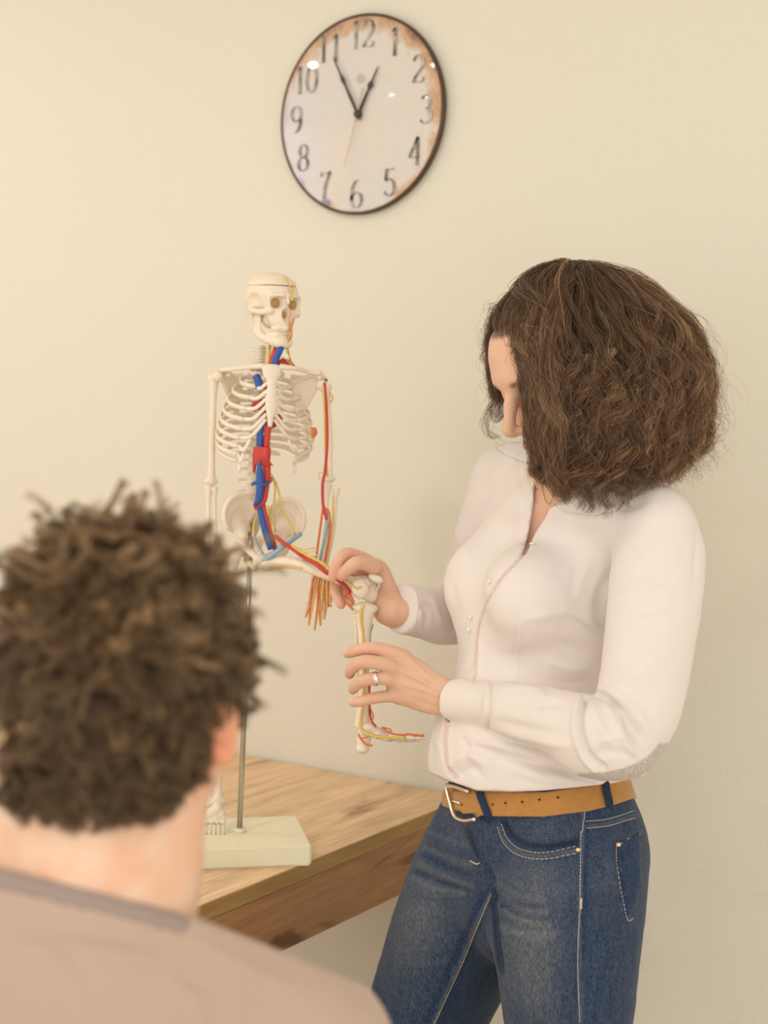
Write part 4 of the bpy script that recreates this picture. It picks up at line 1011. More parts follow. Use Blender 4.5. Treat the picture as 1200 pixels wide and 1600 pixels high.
for q in (-1, 1):                                     # lowered lashes and brows
    for t in np.linspace(-.013, .013, 9): dark += .8 * near(AV, hp(q * .031 + t, .0935 - abs(t) * .25, -.004 - .0 * abs(t)), .0024)
    for t in np.linspace(-.015, .017, 10): dark += .45 * near(AV, hp(q * (.031 + t), .1005 - max(0, t) * .6, .0225 - abs(t - .004) * .12), .0040)
handT = bvh(V1, F1)

# ring on the ring finger, thin chain at the neck
rs_, rn_ = hit(handT, 588, 1062); rc = rs_ - rn_ * .0090; ra = nrm(c(600, 1060, 2.100) - c(572, 1062, 2.098)); e1 = nrm(np.cross(ra, (0, 0, 1))); e2 = np.cross(ra, e1)
prof = []
for k in range(36):
    a = 2 * math.pi * k / 36; rd = math.cos(a) * e1 + math.sin(a) * e2
    for (dr, dx) in ((.0088, -.0031), (.0100, -.0031), (.0104, 0), (.0100, .0031), (.0088, .0031)): prof.append(rc + rd * dr + ra * dx)
Wm('ring', np.array(prof), [(k * 5 + j, k * 5 + (j + 1) % 5, ((k + 1) % 36) * 5 + (j + 1) % 5, ((k + 1) % 36) * 5 + j) for k in range(36) for j in range(5)], 'silver', label_=None) if False else None
ring = Wm('ring', np.array(prof), [(k * 5 + j, k * 5 + (j + 1) % 5, ((k + 1) % 36) * 5 + (j + 1) % 5, ((k + 1) % 36) * 5 + j) for k in range(36) for j in range(5)], 'silver')
ring['label'] = 'silver band on her ring finger'

# ---- shirt
T = Field((-0.005, -0.41, -2.50), (0.46, 0.10, -1.76), 0.0029)
bl = lambda x, y, d: c(x, y, d)
T.loft([(c(906, 772, 2.145), .098, .060), (c(900, 800, 2.145), .138, .078), (c(886, 850, 2.145), .155, .098), (c(868, 925, 2.145), .150, .110), (c(850, 1010, 2.140), .132, .106), (c(838, 1085, 2.135), .128, .108), (c(834, 1150, 2.130), .150, .128), (c(836, 1195, 2.125), .160, .138), (c(843, 1222, 2.125), .150, .122), (c(846, 1238, 2.125), .135, .105)], wl, .01, m=34)
T.ell(c(758, 915, 2.145), (.056, .062, .055), None, .045); T.ell(c(826, 930, 2.025), (.058, .064, .058), None, .045)
T.ell(c(905, 790, 2.10), (.10, .05, .09), None, .03)
T.cap(c(900, 770, 2.09), c(903, 790, 2.1), .058, .075, .02)
T.cap(c(915, 778, 2.06), shN + (-.004, .006, 0), .050, .050, .035); T.cap(c(878, 748, 2.13), shF, .050, .055, .03)
AP = [shN + (0, -.004, 0), c(1027, 890, 1.952), c(1019, 965, 1.935), c(1008, 1045, 1.915), c(994, 1110, 1.905), c(974, 1152, 1.90)]; AR = [.052, .058, .0565, .054, .051, .048]
T.chain(AP, AR, .008, m=16)
AQ = [c(968, 1150, 1.90), c(930, 1148, 1.905), c(880, 1130, 1.93), c(820, 1113, 1.975), c(765, 1101, 2.03), c(705, 1093, 2.083)]; AS = [.050, .049, .042, .0355, .0310, .0285]
T.chain(AQ, AS, .003, m=18)
T.ell(c(955, 1185, 1.905), (.042, .020, .040), None, .02); T.ell(c(915, 1172, 1.91), (.036, .022, .032), None, .02)
T.chain([shF, c(770, 850, 2.31), c(748, 930, 2.37)], [.055, .056, .054], .015, m=10)
T.chain([c(744, 935, 2.375), c(700, 962, 2.31), c(665, 958, 2.255), c(634, 953, 2.222), c(622, 952, 2.212)], [.052, .043, .0345, .0310, .0290], .010, m=14)
def plane_cut(f, p, n, R_):       # flat end: removes what lies beyond p along n, within R_ of p
    n = nrm(n); sl = f.sub(p - R_ - .02, p + R_ + .02); X, Y, Z = f.xyz(sl, p)
    q = np.maximum(-(X * n[0] + Y * n[1] + Z * n[2]), np.sqrt(X * X + Y * Y + Z * Z) - R_); f.D[sl] = np.maximum(f.D[sl], -q)
plane_cut(T, c(708, 1093, 2.08), c(708, 1093, 2.08) - c(765, 1101, 2.03), .031); plane_cut(T, c(625, 953, 2.215), c(625, 953, 2.215) - c(665, 958, 2.255), .040)
# open neck: a wedge cut down to the skin
X, Y, Z = T.xyz((slice(None),) * 3, (0, 0, 0))
PX, PY = X / -Z * FPX + 600, -Y / -Z * FPX + 800
PX, PY = np.broadcast_arrays(PX, PY)
def inside(poly):                 # signed distance (m) of a polygon seen from the front; negative inside
    P = np.array(poly, float); d = np.full(PX.shape, 1e9, np.float32); ins = np.zeros(PX.shape, bool)
    for i in range(len(P)):
        a, b = P[i], P[(i + 1) % len(P)]; ab = b - a
        t = np.clip(((PX - a[0]) * ab[0] + (PY - a[1]) * ab[1]) / (ab @ ab), 0, 1)
        d = np.minimum(d, np.hypot(PX - a[0] - t * ab[0], PY - a[1] - t * ab[1]))
        cr = ((a[1] > PY) != (b[1] > PY)) & (PX < (b[0] - a[0]) * (PY - a[1]) / (b[1] - a[1] + 1e-9) + a[0]); ins ^= cr
    return np.where(ins, -d, d) * 0.00087
Vn = inside([(838, 600), (836, 745), (833, 790), (824, 840), (815, 868), (822, 868), (834, 838), (858, 795), (905, 768), (922, 742), (922, 600)])
Dsave = T.D.copy()
T.D = np.maximum(np.maximum(T.D + .0065, Vn - .018), np.maximum((738 - PY) * .00087, -Z - 2.13)).astype(np.float32)
cV, cF = T.mesh(2); T.D = Dsave
nb = len(AV); AV = np.vstack([AV, cV]); AF = np.vstack([AF, cF + nb]); z0 = np.zeros(len(cV))
flush, nail, dark = np.concatenate([flush, z0 + .12]), np.concatenate([nail, z0]), np.concatenate([dark, z0])
body = Wm('body', AV, AF, 'skin', attrs={'flush': np.clip(flush, 0, 1), 'nail': np.clip(nail, 0, 1), 'dark': np.clip(dark, 0, 1)})
bodyT = bvh(np.vstack([bV, cV]), np.vstack([bF, cF + len(bV)]))
cutD = np.maximum(Vn, (-Z) - 2.10)
T.D = np.maximum(T.D, -cutD).astype(np.float32)
hem = np.interp(PX, [655, 668, 690, 715, 745, 800, 900, 960, 1005, 1040], [1192, 1205, 1216, 1225, 1235, 1238, 1233, 1226, 1212, 1206])
T.D = np.maximum(T.D, np.where(PY > 1190, (PY - hem) * .00087, -1)).astype(np.float32)
tV, tF = T.mesh(1)
folds = [
 ([(822, 862), (800, 885), (782, 905), (764, 935), (752, 965), (745, 1000), (742, 1040), (741, 1068)], 2.2, -.0030, 'c'),
 ([(826, 866), (806, 890), (788, 910), (770, 940), (758, 968), (751, 1000), (748, 1040), (747, 1062)], 3.5, .0022, 'c'),
 ([(742, 1010), (733, 1040), (722, 1058)], 4, -.002),
 ([(697, 1128), (695, 1160), (699, 1195), (710, 1215)], 3.0, -.0035, 'c'), ([(703, 1128), (702, 1160), (706, 1195)], 3.5, .002, 'c'),
 ([(815, 968), (812, 1000), (808, 1040), (806, 1070)], 3.0, .0018), ([(808, 975), (806, 1010), (802, 1050)], 3, -.0014),
 ([(890, 965), (915, 980), (942, 998)], 5, -.0030), ([(888, 955), (915, 970), (945, 988)], 7, .0030),
 ([(905, 890), (895, 920), (888, 935)], 10, -.003), ([(958, 890), (940, 925), (938, 960), (943, 990)], 9, -.005), ([(925, 860), (905, 905), (880, 945)], 12, .003),
 ([(870, 1000), (900, 1015), (928, 1022)], 9, -.003), ([(850, 1030), (890, 1045), (925, 1046)], 8, .003), ([(860, 1060), (895, 1068), (925, 1066)], 6, -.003),
 ([(820, 968), (850, 962), (890, 955)], 8, .0025), ([(760, 1000), (790, 1010), (830, 1000)], 10, .0015),
 ([(712, 830), (730, 870), (720, 920)], 10, .002), ([(745, 770), (770, 800), (760, 850)], 14, .003), ([(790, 760), (800, 800), (795, 850)], 10, -.003),
 ([(700, 905), (712, 950), (708, 1000)], 8, -.003), ([(1075, 798), (1045, 800), (1015, 815), (990, 845), (972, 875), (958, 905)], 3.0, -.0026, 'c'), ([(1078, 806), (1048, 808), (1020, 822), (998, 850), (980, 880), (966, 908)], 3.2, .0016, 'c'),
 ([(1000, 690), (1030, 740), (1058, 775), (1080, 800)], 3, .0018), ([(880, 800), (920, 815), (965, 805)], 12, .003), ([(950, 790), (985, 790), (1010, 780)], 9, -.0025),
 ([(955, 935), (1000, 925), (1060, 915)], 7, .002), ([(950, 960), (1010, 955), (1075, 950)], 8, -.002), ([(960, 900), (1010, 895), (1080, 880)], 8, -.0018),
 ([(1090, 830), (1088, 870), (1085, 910)], 5, -.003), ([(1060, 1010), (1010, 1040), (960, 1070)], 16, .003),
]
folds_arm = [
 ([(925, 1083), (950, 1092), (972, 1110), (990, 1135), (1005, 1160)], 4.5, -.0085), ([(932, 1075), (960, 1082), (985, 1100), (1005, 1130), (1020, 1155)], 8, .0050),
 ([(945, 1088), (962, 1110), (982, 1150), (1000, 1178)], 4, -.0070), ([(955, 1085), (975, 1112), (995, 1148), (1010, 1165)], 5, .003), ([(970, 1140), (985, 1170), (998, 1180)], 6, .004),
 ([(915, 1090), (908, 1115), (909, 1150), (920, 1180), (942, 1200)], 4.5, -.0060, 'c'), ([(905, 1090), (899, 1115), (900, 1150), (911, 1182), (930, 1203)], 6, .0042, 'c'),
 ([(925, 1100), (935, 1130), (955, 1165)], 8, .004), ([(925, 1180), (955, 1175), (985, 1178)], 6, -.003), ([(930, 1160), (960, 1155), (980, 1150)], 5, .002),
 ([(768, 1070), (765, 1100), (762, 1140)], 2.2, -.0032, 'c'), ([(761, 1069), (758, 1100), (755, 1140)], 4.5, .0016, 'c'),
 ([(780, 1078), (820, 1072), (850, 1085)], 6, .0025), ([(800, 1090), (840, 1100), (880, 1098)], 8, -.0025), ([(780, 1140), (840, 1158), (895, 1166)], 7, .003), ([(770, 1125), (820, 1138), (880, 1146)], 7, -.002),
 ([(845, 1075), (850, 1100), (848, 1120)], 5, .002),
]
hemf = [([(700, 1205), (712, 1190), (735, 1180), (760, 1195)], 7, .005), ([(715, 1215), (735, 1200), (750, 1212)], 6, -.005), ([(745, 1170), (790, 1182), (850, 1195), (905, 1205)], 7, -.006), ([(740, 1158), (790, 1168), (840, 1180)], 6, .004),
        ([(776, 1165), (768, 1200), (764, 1232)], 3, -.002), ([(930, 1205), (930, 1220), (928, 1235)], 3, -.002), ([(800, 1200), (850, 1215), (920, 1222)], 8, .003), ([(668, 1150), (690, 1165), (685, 1200)], 8, .003), ([(720, 1150), (730, 1170), (725, 1190)], 5, -.003), ([(860, 1195), (900, 1212), (950, 1225)], 6, -.004)]
farf = [([(660, 940), (668, 960), (664, 985)], 4, -.003), ([(675, 935), (685, 955), (690, 985)], 5, .003), ([(650, 950), (672, 948), (692, 960)], 5, -.003), ([(656, 932), (654, 960), (650, 990)], 2, -.002)]
armD = np.full(len(tV), 9.0)
for PP, RR in ((AP, AR), (AQ, AS)):
    Q = smooth_path(np.column_stack([PP, RR]), 24)
    for i in range(23):
        a, b_ = Q[i, :3], Q[i + 1, :3]; ab = b_ - a; t = np.clip((tV - a) @ ab / (ab @ ab), 0, 1); armD = np.minimum(armD, np.linalg.norm(tV - a - t[:, None] * ab, axis=1) - Q[i, 3])
am = np.clip(1 - (armD - .004) / .006, 0, 1)[:, None]
tA = sculpt(tV, tF, folds_arm + folds[-7:], (0, 2.2)); tB = sculpt(tV, tF, folds, (0, 2.4)); tB = sculpt(tB, tF, hemf, (0, 2.3)); tB = sculpt(tB, tF, farf, (2.1, 2.6))
tV = tA * am + tB * (1 - am)
N_ = normals(tV, tF); P_ = W(tV); tV = tV + N_ * (.0016 * noise3(P_ * np.array([34, 34, 22]), 3, 3) + .0010 * noise3(P_ * 70, 5, 2))[:, None]
px, py, dd = proj(tV)
grey = np.clip((py - np.interp(px, [885, 905, 940, 975, 1000, 1015, 1030], [1225, 1207, 1206, 1199, 1188, 1178, 1160])) / 2.5, 0, 1) * (armD < .008) * (px > 888)
Dp, tp_, _ = dist_poly(px, py, smooth_path([(822, 862), (800, 885), (782, 905), (764, 935), (752, 965), (745, 1000), (742, 1040), (741, 1068)], 30))
pink = .75 * np.exp(-(Dp / 1.6) ** 2) * (dd < 2.1)  # pinkish shadow along the placket edge, painted into the cloth
Dp, tp_, _ = dist_poly(px, py, smooth_path([(697, 1128), (695, 1160), (699, 1195), (710, 1215)], 12)); pink += .6 * np.exp(-(Dp / 2.0) ** 2) * (dd < 2.2)
Wm('shirt', tV, tF, 'shirt', attrs={'grey': grey, 'pink': np.clip(pink, 0, 1)})
shirtT = bvh(tV, tF)
shirt = bpy.data.objects['shirt']; shirt['label'] = 'pale pink cotton shirt with rolled open collar and grey elbow patch'
# collar leaves, placket band, buttons
colm = M['shirt'].copy(); colm.name = 'shirt_collar_cotton'
V, Fc = patch(shirtT, [(776, 702), (800, 716), (826, 725), (835, 716), (838, 706), (834, 698), (815, 695), (794, 696)], .0015, .0028, 5); M['collar'] = M['shirt']
def sheetobj(nm, VF, m, par): return obj(nm, VF[0], VF[1], m, par, smooth=True)
sheetobj('collar_leaf', (V, Fc), M['shirt'], shirt)
sheetobj('collar_leaf', patch(shirtT, [(866, 790), (900, 768), (948, 764), (985, 778), (965, 800), (930, 806), (888, 800)], .002, .0028, 6), M['shirt'], shirt)
def strip(nm, pts, w_, r, m, par, off=.0012, n=24, T_=None):
    pts = smooth_path(pts, n); P, N = hits(T_ or shirtT, pts, off)
    Vv, Ff = tube(P, r, 6); return obj(nm, Vv, Ff, m, par)
for x, y in ((832, 850), (765, 908), (735, 964), (733, 984)):
    p, n = hit(shirtT, x, y, .001)
    if p is None: continue
    R = np.column_stack([nrm(np.cross(n, up3)), nrm(np.cross(n, np.cross(n, up3))), n])
    V, Fc = ball(p, (.0042, .0042, .0014), 14, 6, R); obj('button', V, Fc, M['button'], shirt)
# cuff rims
def ringband(cn, ax, r0, r1, wdt, th, n=36, tilt=None):
    ax = nrm(ax); e1 = nrm(np.cross(ax, (0, 0, 1))); e2 = np.cross(ax, e1); V = []
    for k in range(n):
        a = 2 * math.pi * k / n; rd = e1 * math.cos(a) + e2 * math.sin(a)
        for s_, rr in ((0, r0), (0, r0 + th), (1, r1 + th), (1, r1)): V.append(cn + ax * (s_ * wdt) + rd * rr)
    return np.array(V), [(k * 4 + j, k * 4 + (j + 1) % 4, ((k + 1) % n) * 4 + (j + 1) % 4, ((k + 1) % n) * 4 + j) for k in range(n) for j in range(4)]
#V, Fc = ringband(c(706, 1093, 2.084), c(765, 1101, 2.03) - c(706, 1093, 2.084), .0285, .0315, .050, .0022); obj('cuff', V, Fc, M['shirt'], shirt)
#V, Fc = ringband(c(616, 953, 2.208), c(655, 958, 2.245) - c(616, 953, 2.208), .0305, .0325, .036, .0022); obj('cuff', V, Fc, M['shirt'], shirt)
P, N = hits(bodyT, smooth_path([(846, 730), (848, 765), (856, 788), (866, 770)], 24), .0012)
if len(P) > 3: V, Fc = tube(P, .0006, 5); Wm('necklace', V, Fc, 'gold')['label'] = 'thin gold chain'

# ---- jeans
J = Field((-0.05, -0.80, -2.42), (0.42, -0.335, -1.80), 0.0030)
J.loft([(c(845, 1225, 2.110), .128, .098), (c(842, 1250, 2.110), .142, .108), (c(842, 1290, 2.110), .158, .116), (c(838, 1340, 2.110), .168, .122), (c(834, 1380, 2.110), .160, .118)], wl, .01, m=12)
J.ell(c(930, 1335, 2.06), (.062, .075, .085), None, .03)
NL = [(c(886, 1335, 2.04), .090), (c(885, 1400, 2.01), .094), (c(886, 1470, 2.00), .0875), (c(886, 1540, 2.0), .079), (c(888, 1610, 2.0), .072), (c(890, 1760, 2.0), .060)]
FL_ = [(c(772, 1325, 2.140), .088), (c(740, 1400, 2.170), .0915), (c(712, 1470, 2.190), .087), (c(682, 1540, 2.210), .082), (c(655, 1610, 2.230), .074), (c(600, 1760, 2.260), .062)]
J.chain([p for p, _ in NL], [r for _, r in NL], .02, m=16); J.chain([p for p, _ in FL_], [r for _, r in FL_], .02, m=16)
Jc = J.D.copy(); 
jV, jF = J.mesh(1)
jf = [
 ([(722, 1290), (735, 1310), (745, 1330), (756, 1345)], 5, .004), ([(712, 1300), (724, 1325), (738, 1345)], 4, -.003), ([(757, 1345), (764, 1370), (768, 1392)], 6, -.008),
 ([(768, 1390), (772, 1430), (777, 1475), (783, 1520)], 4, -.012, 'c'),
 ([(770, 1375), (800, 1392), (845, 1402)], 5, -.0035), ([(772, 1385), (802, 1404), (850, 1414)], 5, .0035), ([(775, 1400), (808, 1420), (850, 1428)], 5, -.003), ([(780, 1420), (815, 1436), (860, 1440)], 5, .0025),
 ([(780, 1350), (820, 1368), (860, 1370)], 7, .003), ([(765, 1330), (790, 1352), (830, 1362)], 5, -.003),
 ([(660, 1330), (690, 1350), (735, 1372)], 6, -.004), ([(655, 1342), (685, 1362), (725, 1382)], 6, .004), ([(650, 1362), (690, 1380), (740, 1388)], 5, -.003), ([(665, 1310), (700, 1325), (730, 1332)], 6, .004), ([(672, 1290), (690, 1302), (712, 1310)], 4, -.003), ([(640, 1392), (680, 1402), (728, 1400)], 5, .0025),
 ([(985, 1395), (950, 1405), (915, 1402)], 8, -.004), ([(990, 1410), (960, 1422), (920, 1424)], 6, .003), ([(983, 1460), (940, 1455), (905, 1462)], 7, -.002), ([(700, 1500), (660, 1505), (630, 1498)], 5, .002),
 ([(912, 1265), (910, 1330), (906, 1420), (905, 1500), (908, 1610)], 3, .0022, 'c'),
 ([(768, 1395), (745, 1445), (722, 1500), (690, 1570), (672, 1612)], 3, .0028, 'c'), ([(760, 1395), (736, 1445), (712, 1500), (681, 1570)], 3.5, -.002, 'c'),
 ([(780, 1290), (790, 1315), (812, 1332), (850, 1338), (905, 1328)], 3, .0030, 'c'), ([(786, 1285), (797, 1306), (818, 1321), (855, 1326), (902, 1318)], 5, -.004, 'c'),
 ([(915, 1290), (950, 1286), (993, 1272)], 3.5, .0028, 'c'), ([(965, 1318), (985, 1306), (1000, 1300)], 2.5, .002, 'c'), ([(965, 1318), (966, 1350), (975, 1400), (983, 1435)], 3, .0026, 'c'),
]
jV = sculpt(jV, jF, jf, (0, 2.35))
N_ = normals(jV, jF); P_ = W(jV); jV = jV + N_ * (.0018 * noise3(P_ * np.array([30, 30, 45]), 8, 3))[:, None]
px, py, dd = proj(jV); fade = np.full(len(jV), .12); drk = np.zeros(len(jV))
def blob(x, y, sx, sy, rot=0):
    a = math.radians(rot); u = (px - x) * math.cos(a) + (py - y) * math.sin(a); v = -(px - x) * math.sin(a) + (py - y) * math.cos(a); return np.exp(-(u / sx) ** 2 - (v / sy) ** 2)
fade += .62 * blob(830, 1470, 44, 95) + .52 * blob(655, 1440, 42, 75, 20) + .25 * blob(845, 1375, 60, 35) + .2 * blob(720, 1290, 30, 40) + .15 * blob(960, 1370, 30, 60) + .15 * blob(860, 1300, 40, 25) + .2 * blob(840, 1560, 40, 60)  # worn fade; the near-thigh blob also paints a highlight there
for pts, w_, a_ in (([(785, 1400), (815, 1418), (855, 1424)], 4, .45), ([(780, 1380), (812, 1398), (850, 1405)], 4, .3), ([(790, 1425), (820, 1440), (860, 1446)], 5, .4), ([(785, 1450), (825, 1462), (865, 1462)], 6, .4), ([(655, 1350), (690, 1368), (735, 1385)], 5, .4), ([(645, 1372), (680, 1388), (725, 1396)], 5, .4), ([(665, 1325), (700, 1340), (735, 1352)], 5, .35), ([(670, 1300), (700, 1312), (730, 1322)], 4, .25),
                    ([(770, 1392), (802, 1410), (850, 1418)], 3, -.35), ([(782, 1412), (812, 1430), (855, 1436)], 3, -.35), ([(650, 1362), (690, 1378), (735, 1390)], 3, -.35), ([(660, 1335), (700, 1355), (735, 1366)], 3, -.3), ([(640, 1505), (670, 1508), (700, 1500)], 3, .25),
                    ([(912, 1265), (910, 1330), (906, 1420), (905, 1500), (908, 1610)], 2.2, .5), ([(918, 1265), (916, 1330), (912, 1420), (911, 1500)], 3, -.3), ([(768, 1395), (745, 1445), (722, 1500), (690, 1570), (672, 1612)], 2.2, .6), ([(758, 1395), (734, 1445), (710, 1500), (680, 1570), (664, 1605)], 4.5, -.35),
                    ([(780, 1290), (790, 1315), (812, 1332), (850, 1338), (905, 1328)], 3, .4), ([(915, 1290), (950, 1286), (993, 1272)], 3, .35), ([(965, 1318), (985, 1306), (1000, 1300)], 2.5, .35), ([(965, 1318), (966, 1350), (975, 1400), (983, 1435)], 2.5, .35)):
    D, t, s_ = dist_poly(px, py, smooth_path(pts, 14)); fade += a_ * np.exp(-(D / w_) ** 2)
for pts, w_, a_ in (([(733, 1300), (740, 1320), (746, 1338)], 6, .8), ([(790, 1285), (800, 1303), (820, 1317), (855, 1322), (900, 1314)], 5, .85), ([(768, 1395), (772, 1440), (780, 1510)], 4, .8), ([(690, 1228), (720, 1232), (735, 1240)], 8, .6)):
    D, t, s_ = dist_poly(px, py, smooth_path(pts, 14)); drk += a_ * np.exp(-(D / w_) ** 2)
drk += .45 * np.clip((dist_poly(px, py, smooth_path([(768, 1395), (745, 1445), (722, 1500), (690, 1570), (672, 1612)], 20))[2] < 0) * 1.0, 0, 1) * (px < 783) * (py > 1395) * (dd > 2.04)  # shade on the far leg behind its inseam, painted as darker denim
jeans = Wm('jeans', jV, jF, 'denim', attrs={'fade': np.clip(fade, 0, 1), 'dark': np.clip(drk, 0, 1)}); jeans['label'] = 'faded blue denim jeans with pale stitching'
jT = bvh(jV, jF)
def stitch(pts, m='thread', r=.0006, off=.0008, n=40, dash=True):
    P, N = hits(jT, smooth_path(pts, n * 2), off); out = []
    if len(P) < 4: return
    if not dash: out = [tube(P, r, 5)]
    else:
        for i in range(0, len(P) - 2, 3): out.append(tube(P[i:i + 3], r, 5))
    V, Fc = join(out); o = obj('stitching', V, Fc, M[m], jeans); o['kind'] = 'stuff'
stitch([(778, 1292), (788, 1317), (811, 1336), (850, 1342), (905, 1332)]); stitch([(783, 1288), (793, 1311), (814, 1328), (852, 1333), (905, 1322)], 'thread_pale')
stitch([(908, 1300), (906, 1420), (903, 1500), (906, 1598)], 'thread_pale', n=110); stitch([(913, 1268), (911, 1292), (909, 1302)], 'thread_pale')
stitch([(916, 1294), (950, 1290), (993, 1277)]); stitch([(915, 1284), (950, 1280), (992, 1267)], 'thread_pale')
stitch([(966, 1320), (985, 1308), (1000, 1303)], 'thread_pale'); stitch([(963, 1322), (964, 1352), (972, 1400), (980, 1436), (990, 1434)]); stitch([(768, 1397), (746, 1447), (724, 1500), (692, 1570), (676, 1605)], 'thread', n=110)
stitch([(735, 1345), (745, 1350), (750, 1348)], 'thread', .0010); stitch([(908, 1404), (907, 1412), (907, 1420)], 'thread', .0016, dash=False)
sheetobj('back_pocket', patch(jT, [(965, 1316), (998, 1301), (1001, 1360), (996, 1408), (979, 1432), (972, 1395), (964, 1350)], .0004, .0014, 6), M['denim'], jeans)
for x, y in ((903, 1328), (966, 1320)):
    p, n = hit(jT, x, y, .001)
    if p is not None:
        R = np.column_stack([nrm(np.cross(n, up3)), nrm(np.cross(n, np.cross(n, up3))), n]); V, Fc = ball(p, (.0034, .0034, .0018), 12, 6, R); obj('rivet', V, Fc, M['brass'], jeans)
# belt: the hip surface a little further out, between two curves
Bt = Field((0.02, -0.43, -2.30), (0.40, -0.33, -1.86), 0.0018)
Bt.loft([(c(845, 1195, 2.110), .128, .098), (c(845, 1212, 2.110), .131, .101), (c(842, 1250, 2.110), .1455, .1115), (c(842, 1290, 2.110), .1615, .1195)], wl, 0, m=12)
X, Y, Z = Bt.xyz((slice(None),) * 3, (0, 0, 0)); PX, PY = X / -Z * FPX + 600, Y / Z * FPX + 800
mid = np.interp(PX, [690, 720, 760, 850, 920, 960, 990], [1240, 1249, 1256, 1257, 1248, 1238, 1228])
slab = (np.abs(PY - mid) - 19.5) * .00087
rear = (-Z) > 2.085          # the half behind the hips follows the same height
Bt.D = np.maximum(Bt.D - .0052, slab).astype(np.float32)
V, Fq = Bt.mesh(1); belt = Wm('belt', V, Fq, 'suede'); belt['label'] = 'tan suede belt'
beT = bvh(V, Fq)
sheetobj('belt_end', patch(beT, [(704, 1238), (742, 1235), (752, 1248), (762, 1272), (757, 1284), (735, 1278), (712, 1270)], .001, .003, 4), M['suede'], belt)
for x, y in ((790, 1255), (816, 1253), (843, 1249.5), (872, 1246), (770, 1257), (726, 1258)):
    p, n = hit(beT, x, y, .0003)
    if p is not None:
        if x == 726: p = p + n * .004
        R = np.column_stack([nrm(np.cross(n, up3)), nrm(np.cross(n, np.cross(n, up3))), n]); V, Fc = ball(p, (.0017, .0017, .0007), 10, 4, R); obj('belt_hole', V, Fc, M['hole'], belt)
P, N = hits(beT, smooth_path([(700, 1236), (703, 1226), (716, 1226), (731, 1231), (729, 1234), (741, 1275), (738, 1281), (722, 1281), (710, 1272), (705, 1255), (700, 1236)], 60), .0045)
def bk(pts): 
    out = []
    for x, y in pts:
        p, n = hit(beT, x, y, .0052)
        if p is None: p = c(x, y, 2.03)
        out.append(p)
    return np.array(out)
bp0, bn0 = hit(beT, 722, 1254, .0075)
def bk2(pts):
    out = []
    for x, y in pts:
        r_ = nrm(c(x, y, 1)); out.append(r_ * ((bp0 @ bn0) / (r_ @ bn0)))
    return np.array(out)
P = bk2(smooth_path([(699, 1228), (712, 1230), (732, 1237)], 12)); 
loop = smooth_path([(697, 1230), (700, 1243), (704, 1258), (708, 1271), (714, 1279), (727, 1283), (743, 1280)], 28)
P2 = bk2(loop); V, Fc = tube(np.vstack([P[::-1], P2]), .0026, 10); buckle = obj('buckle', V, Fc, M['buckle'], belt); buckle['label'] = 'polished pale metal buckle frame'
V, Fc = tube(bk([(703, 1250), (712, 1252), (724, 1256)]), .0017, 8); obj('buckle_pin', V, Fc, M['buckle'], belt)
def loopstrip(pts, hw):
    P = bk(smooth_path(pts, 10)) ; V, Fc = tube(P, hw, 8, flat=.35, up=None); return V, Fc
for pts in ([(753, 1234), (757, 1250), (764, 1268), (769, 1284)], [(942, 1224), (945, 1240), (949, 1258)]):
    Vv = []; P = bk(smooth_path(pts, 12)); sdv = nrm(np.cross(P[-1] - P[0], (0, 0, 1))); nv = nrm(np.cross(sdv, P[-1] - P[0])); nv = nv if nv[2] > 0 else -nv
    for p in P:
        for a, b_ in ((-.0052, 0), (-.0045, .0016), (.0045, .0016), (.0052, 0), (.0045, -.0012), (-.0045, -.0012)): Vv.append(p + sdv * a + nv * b_)
    Fc = [(i * 6 + j, i * 6 + (j + 1) % 6, (i + 1) * 6 + (j + 1) % 6, (i + 1) * 6 + j) for i in range(11) for j in range(6)] + [tuple(range(6)), tuple(66 + i for i in range(6))]
    obj('belt_loop', Vv, Fc, M['denim'], jeans, attrs={'fade': np.full(len(Vv), .1), 'dark': np.full(len(Vv), .45)})
# shins and shoes below the frame
kk = Field((-0.25, -1.60, -2.45), (0.42, -0.74, -1.75), 0.006)
fl = IW((0, 0, 0))
def onfloor(p, z): 
    q = W(p); q[2] = z; return IW(q)
aN, aF = onfloor(c(885, 1760, 2.0), .10), onfloor(c(560, 1760, 2.24), .10)
kk.chain([NL[-2][0], NL[-1][0], aN], [.072, .060, .045]); kk.chain([FL_[-2][0], FL_[-1][0], aF], [.074, .062, .045])
V, Fq = kk.mesh(1)
lo = Wm('trouser_leg', V, Fq, 'denim', attrs={'fade': np.full(len(V), .2), 'dark': np.zeros(len(V))})
for a in (aN, aF):
    s_ = Field(a - .3, a + .3, .004); w0 = onfloor(a, .035); fwd = wf
    s_.loft([(w0 - fwd * .07, .034, .036), (w0, .037, .036), (w0 + fwd * .08, .042, .030), (w0 + fwd * .15, .034, .024)], wl, .01); s_.cap(w0, a, .042, .040, .01)
    V, Fq = s_.mesh(1); Wm('shoe', V, Fq, 'shoe')

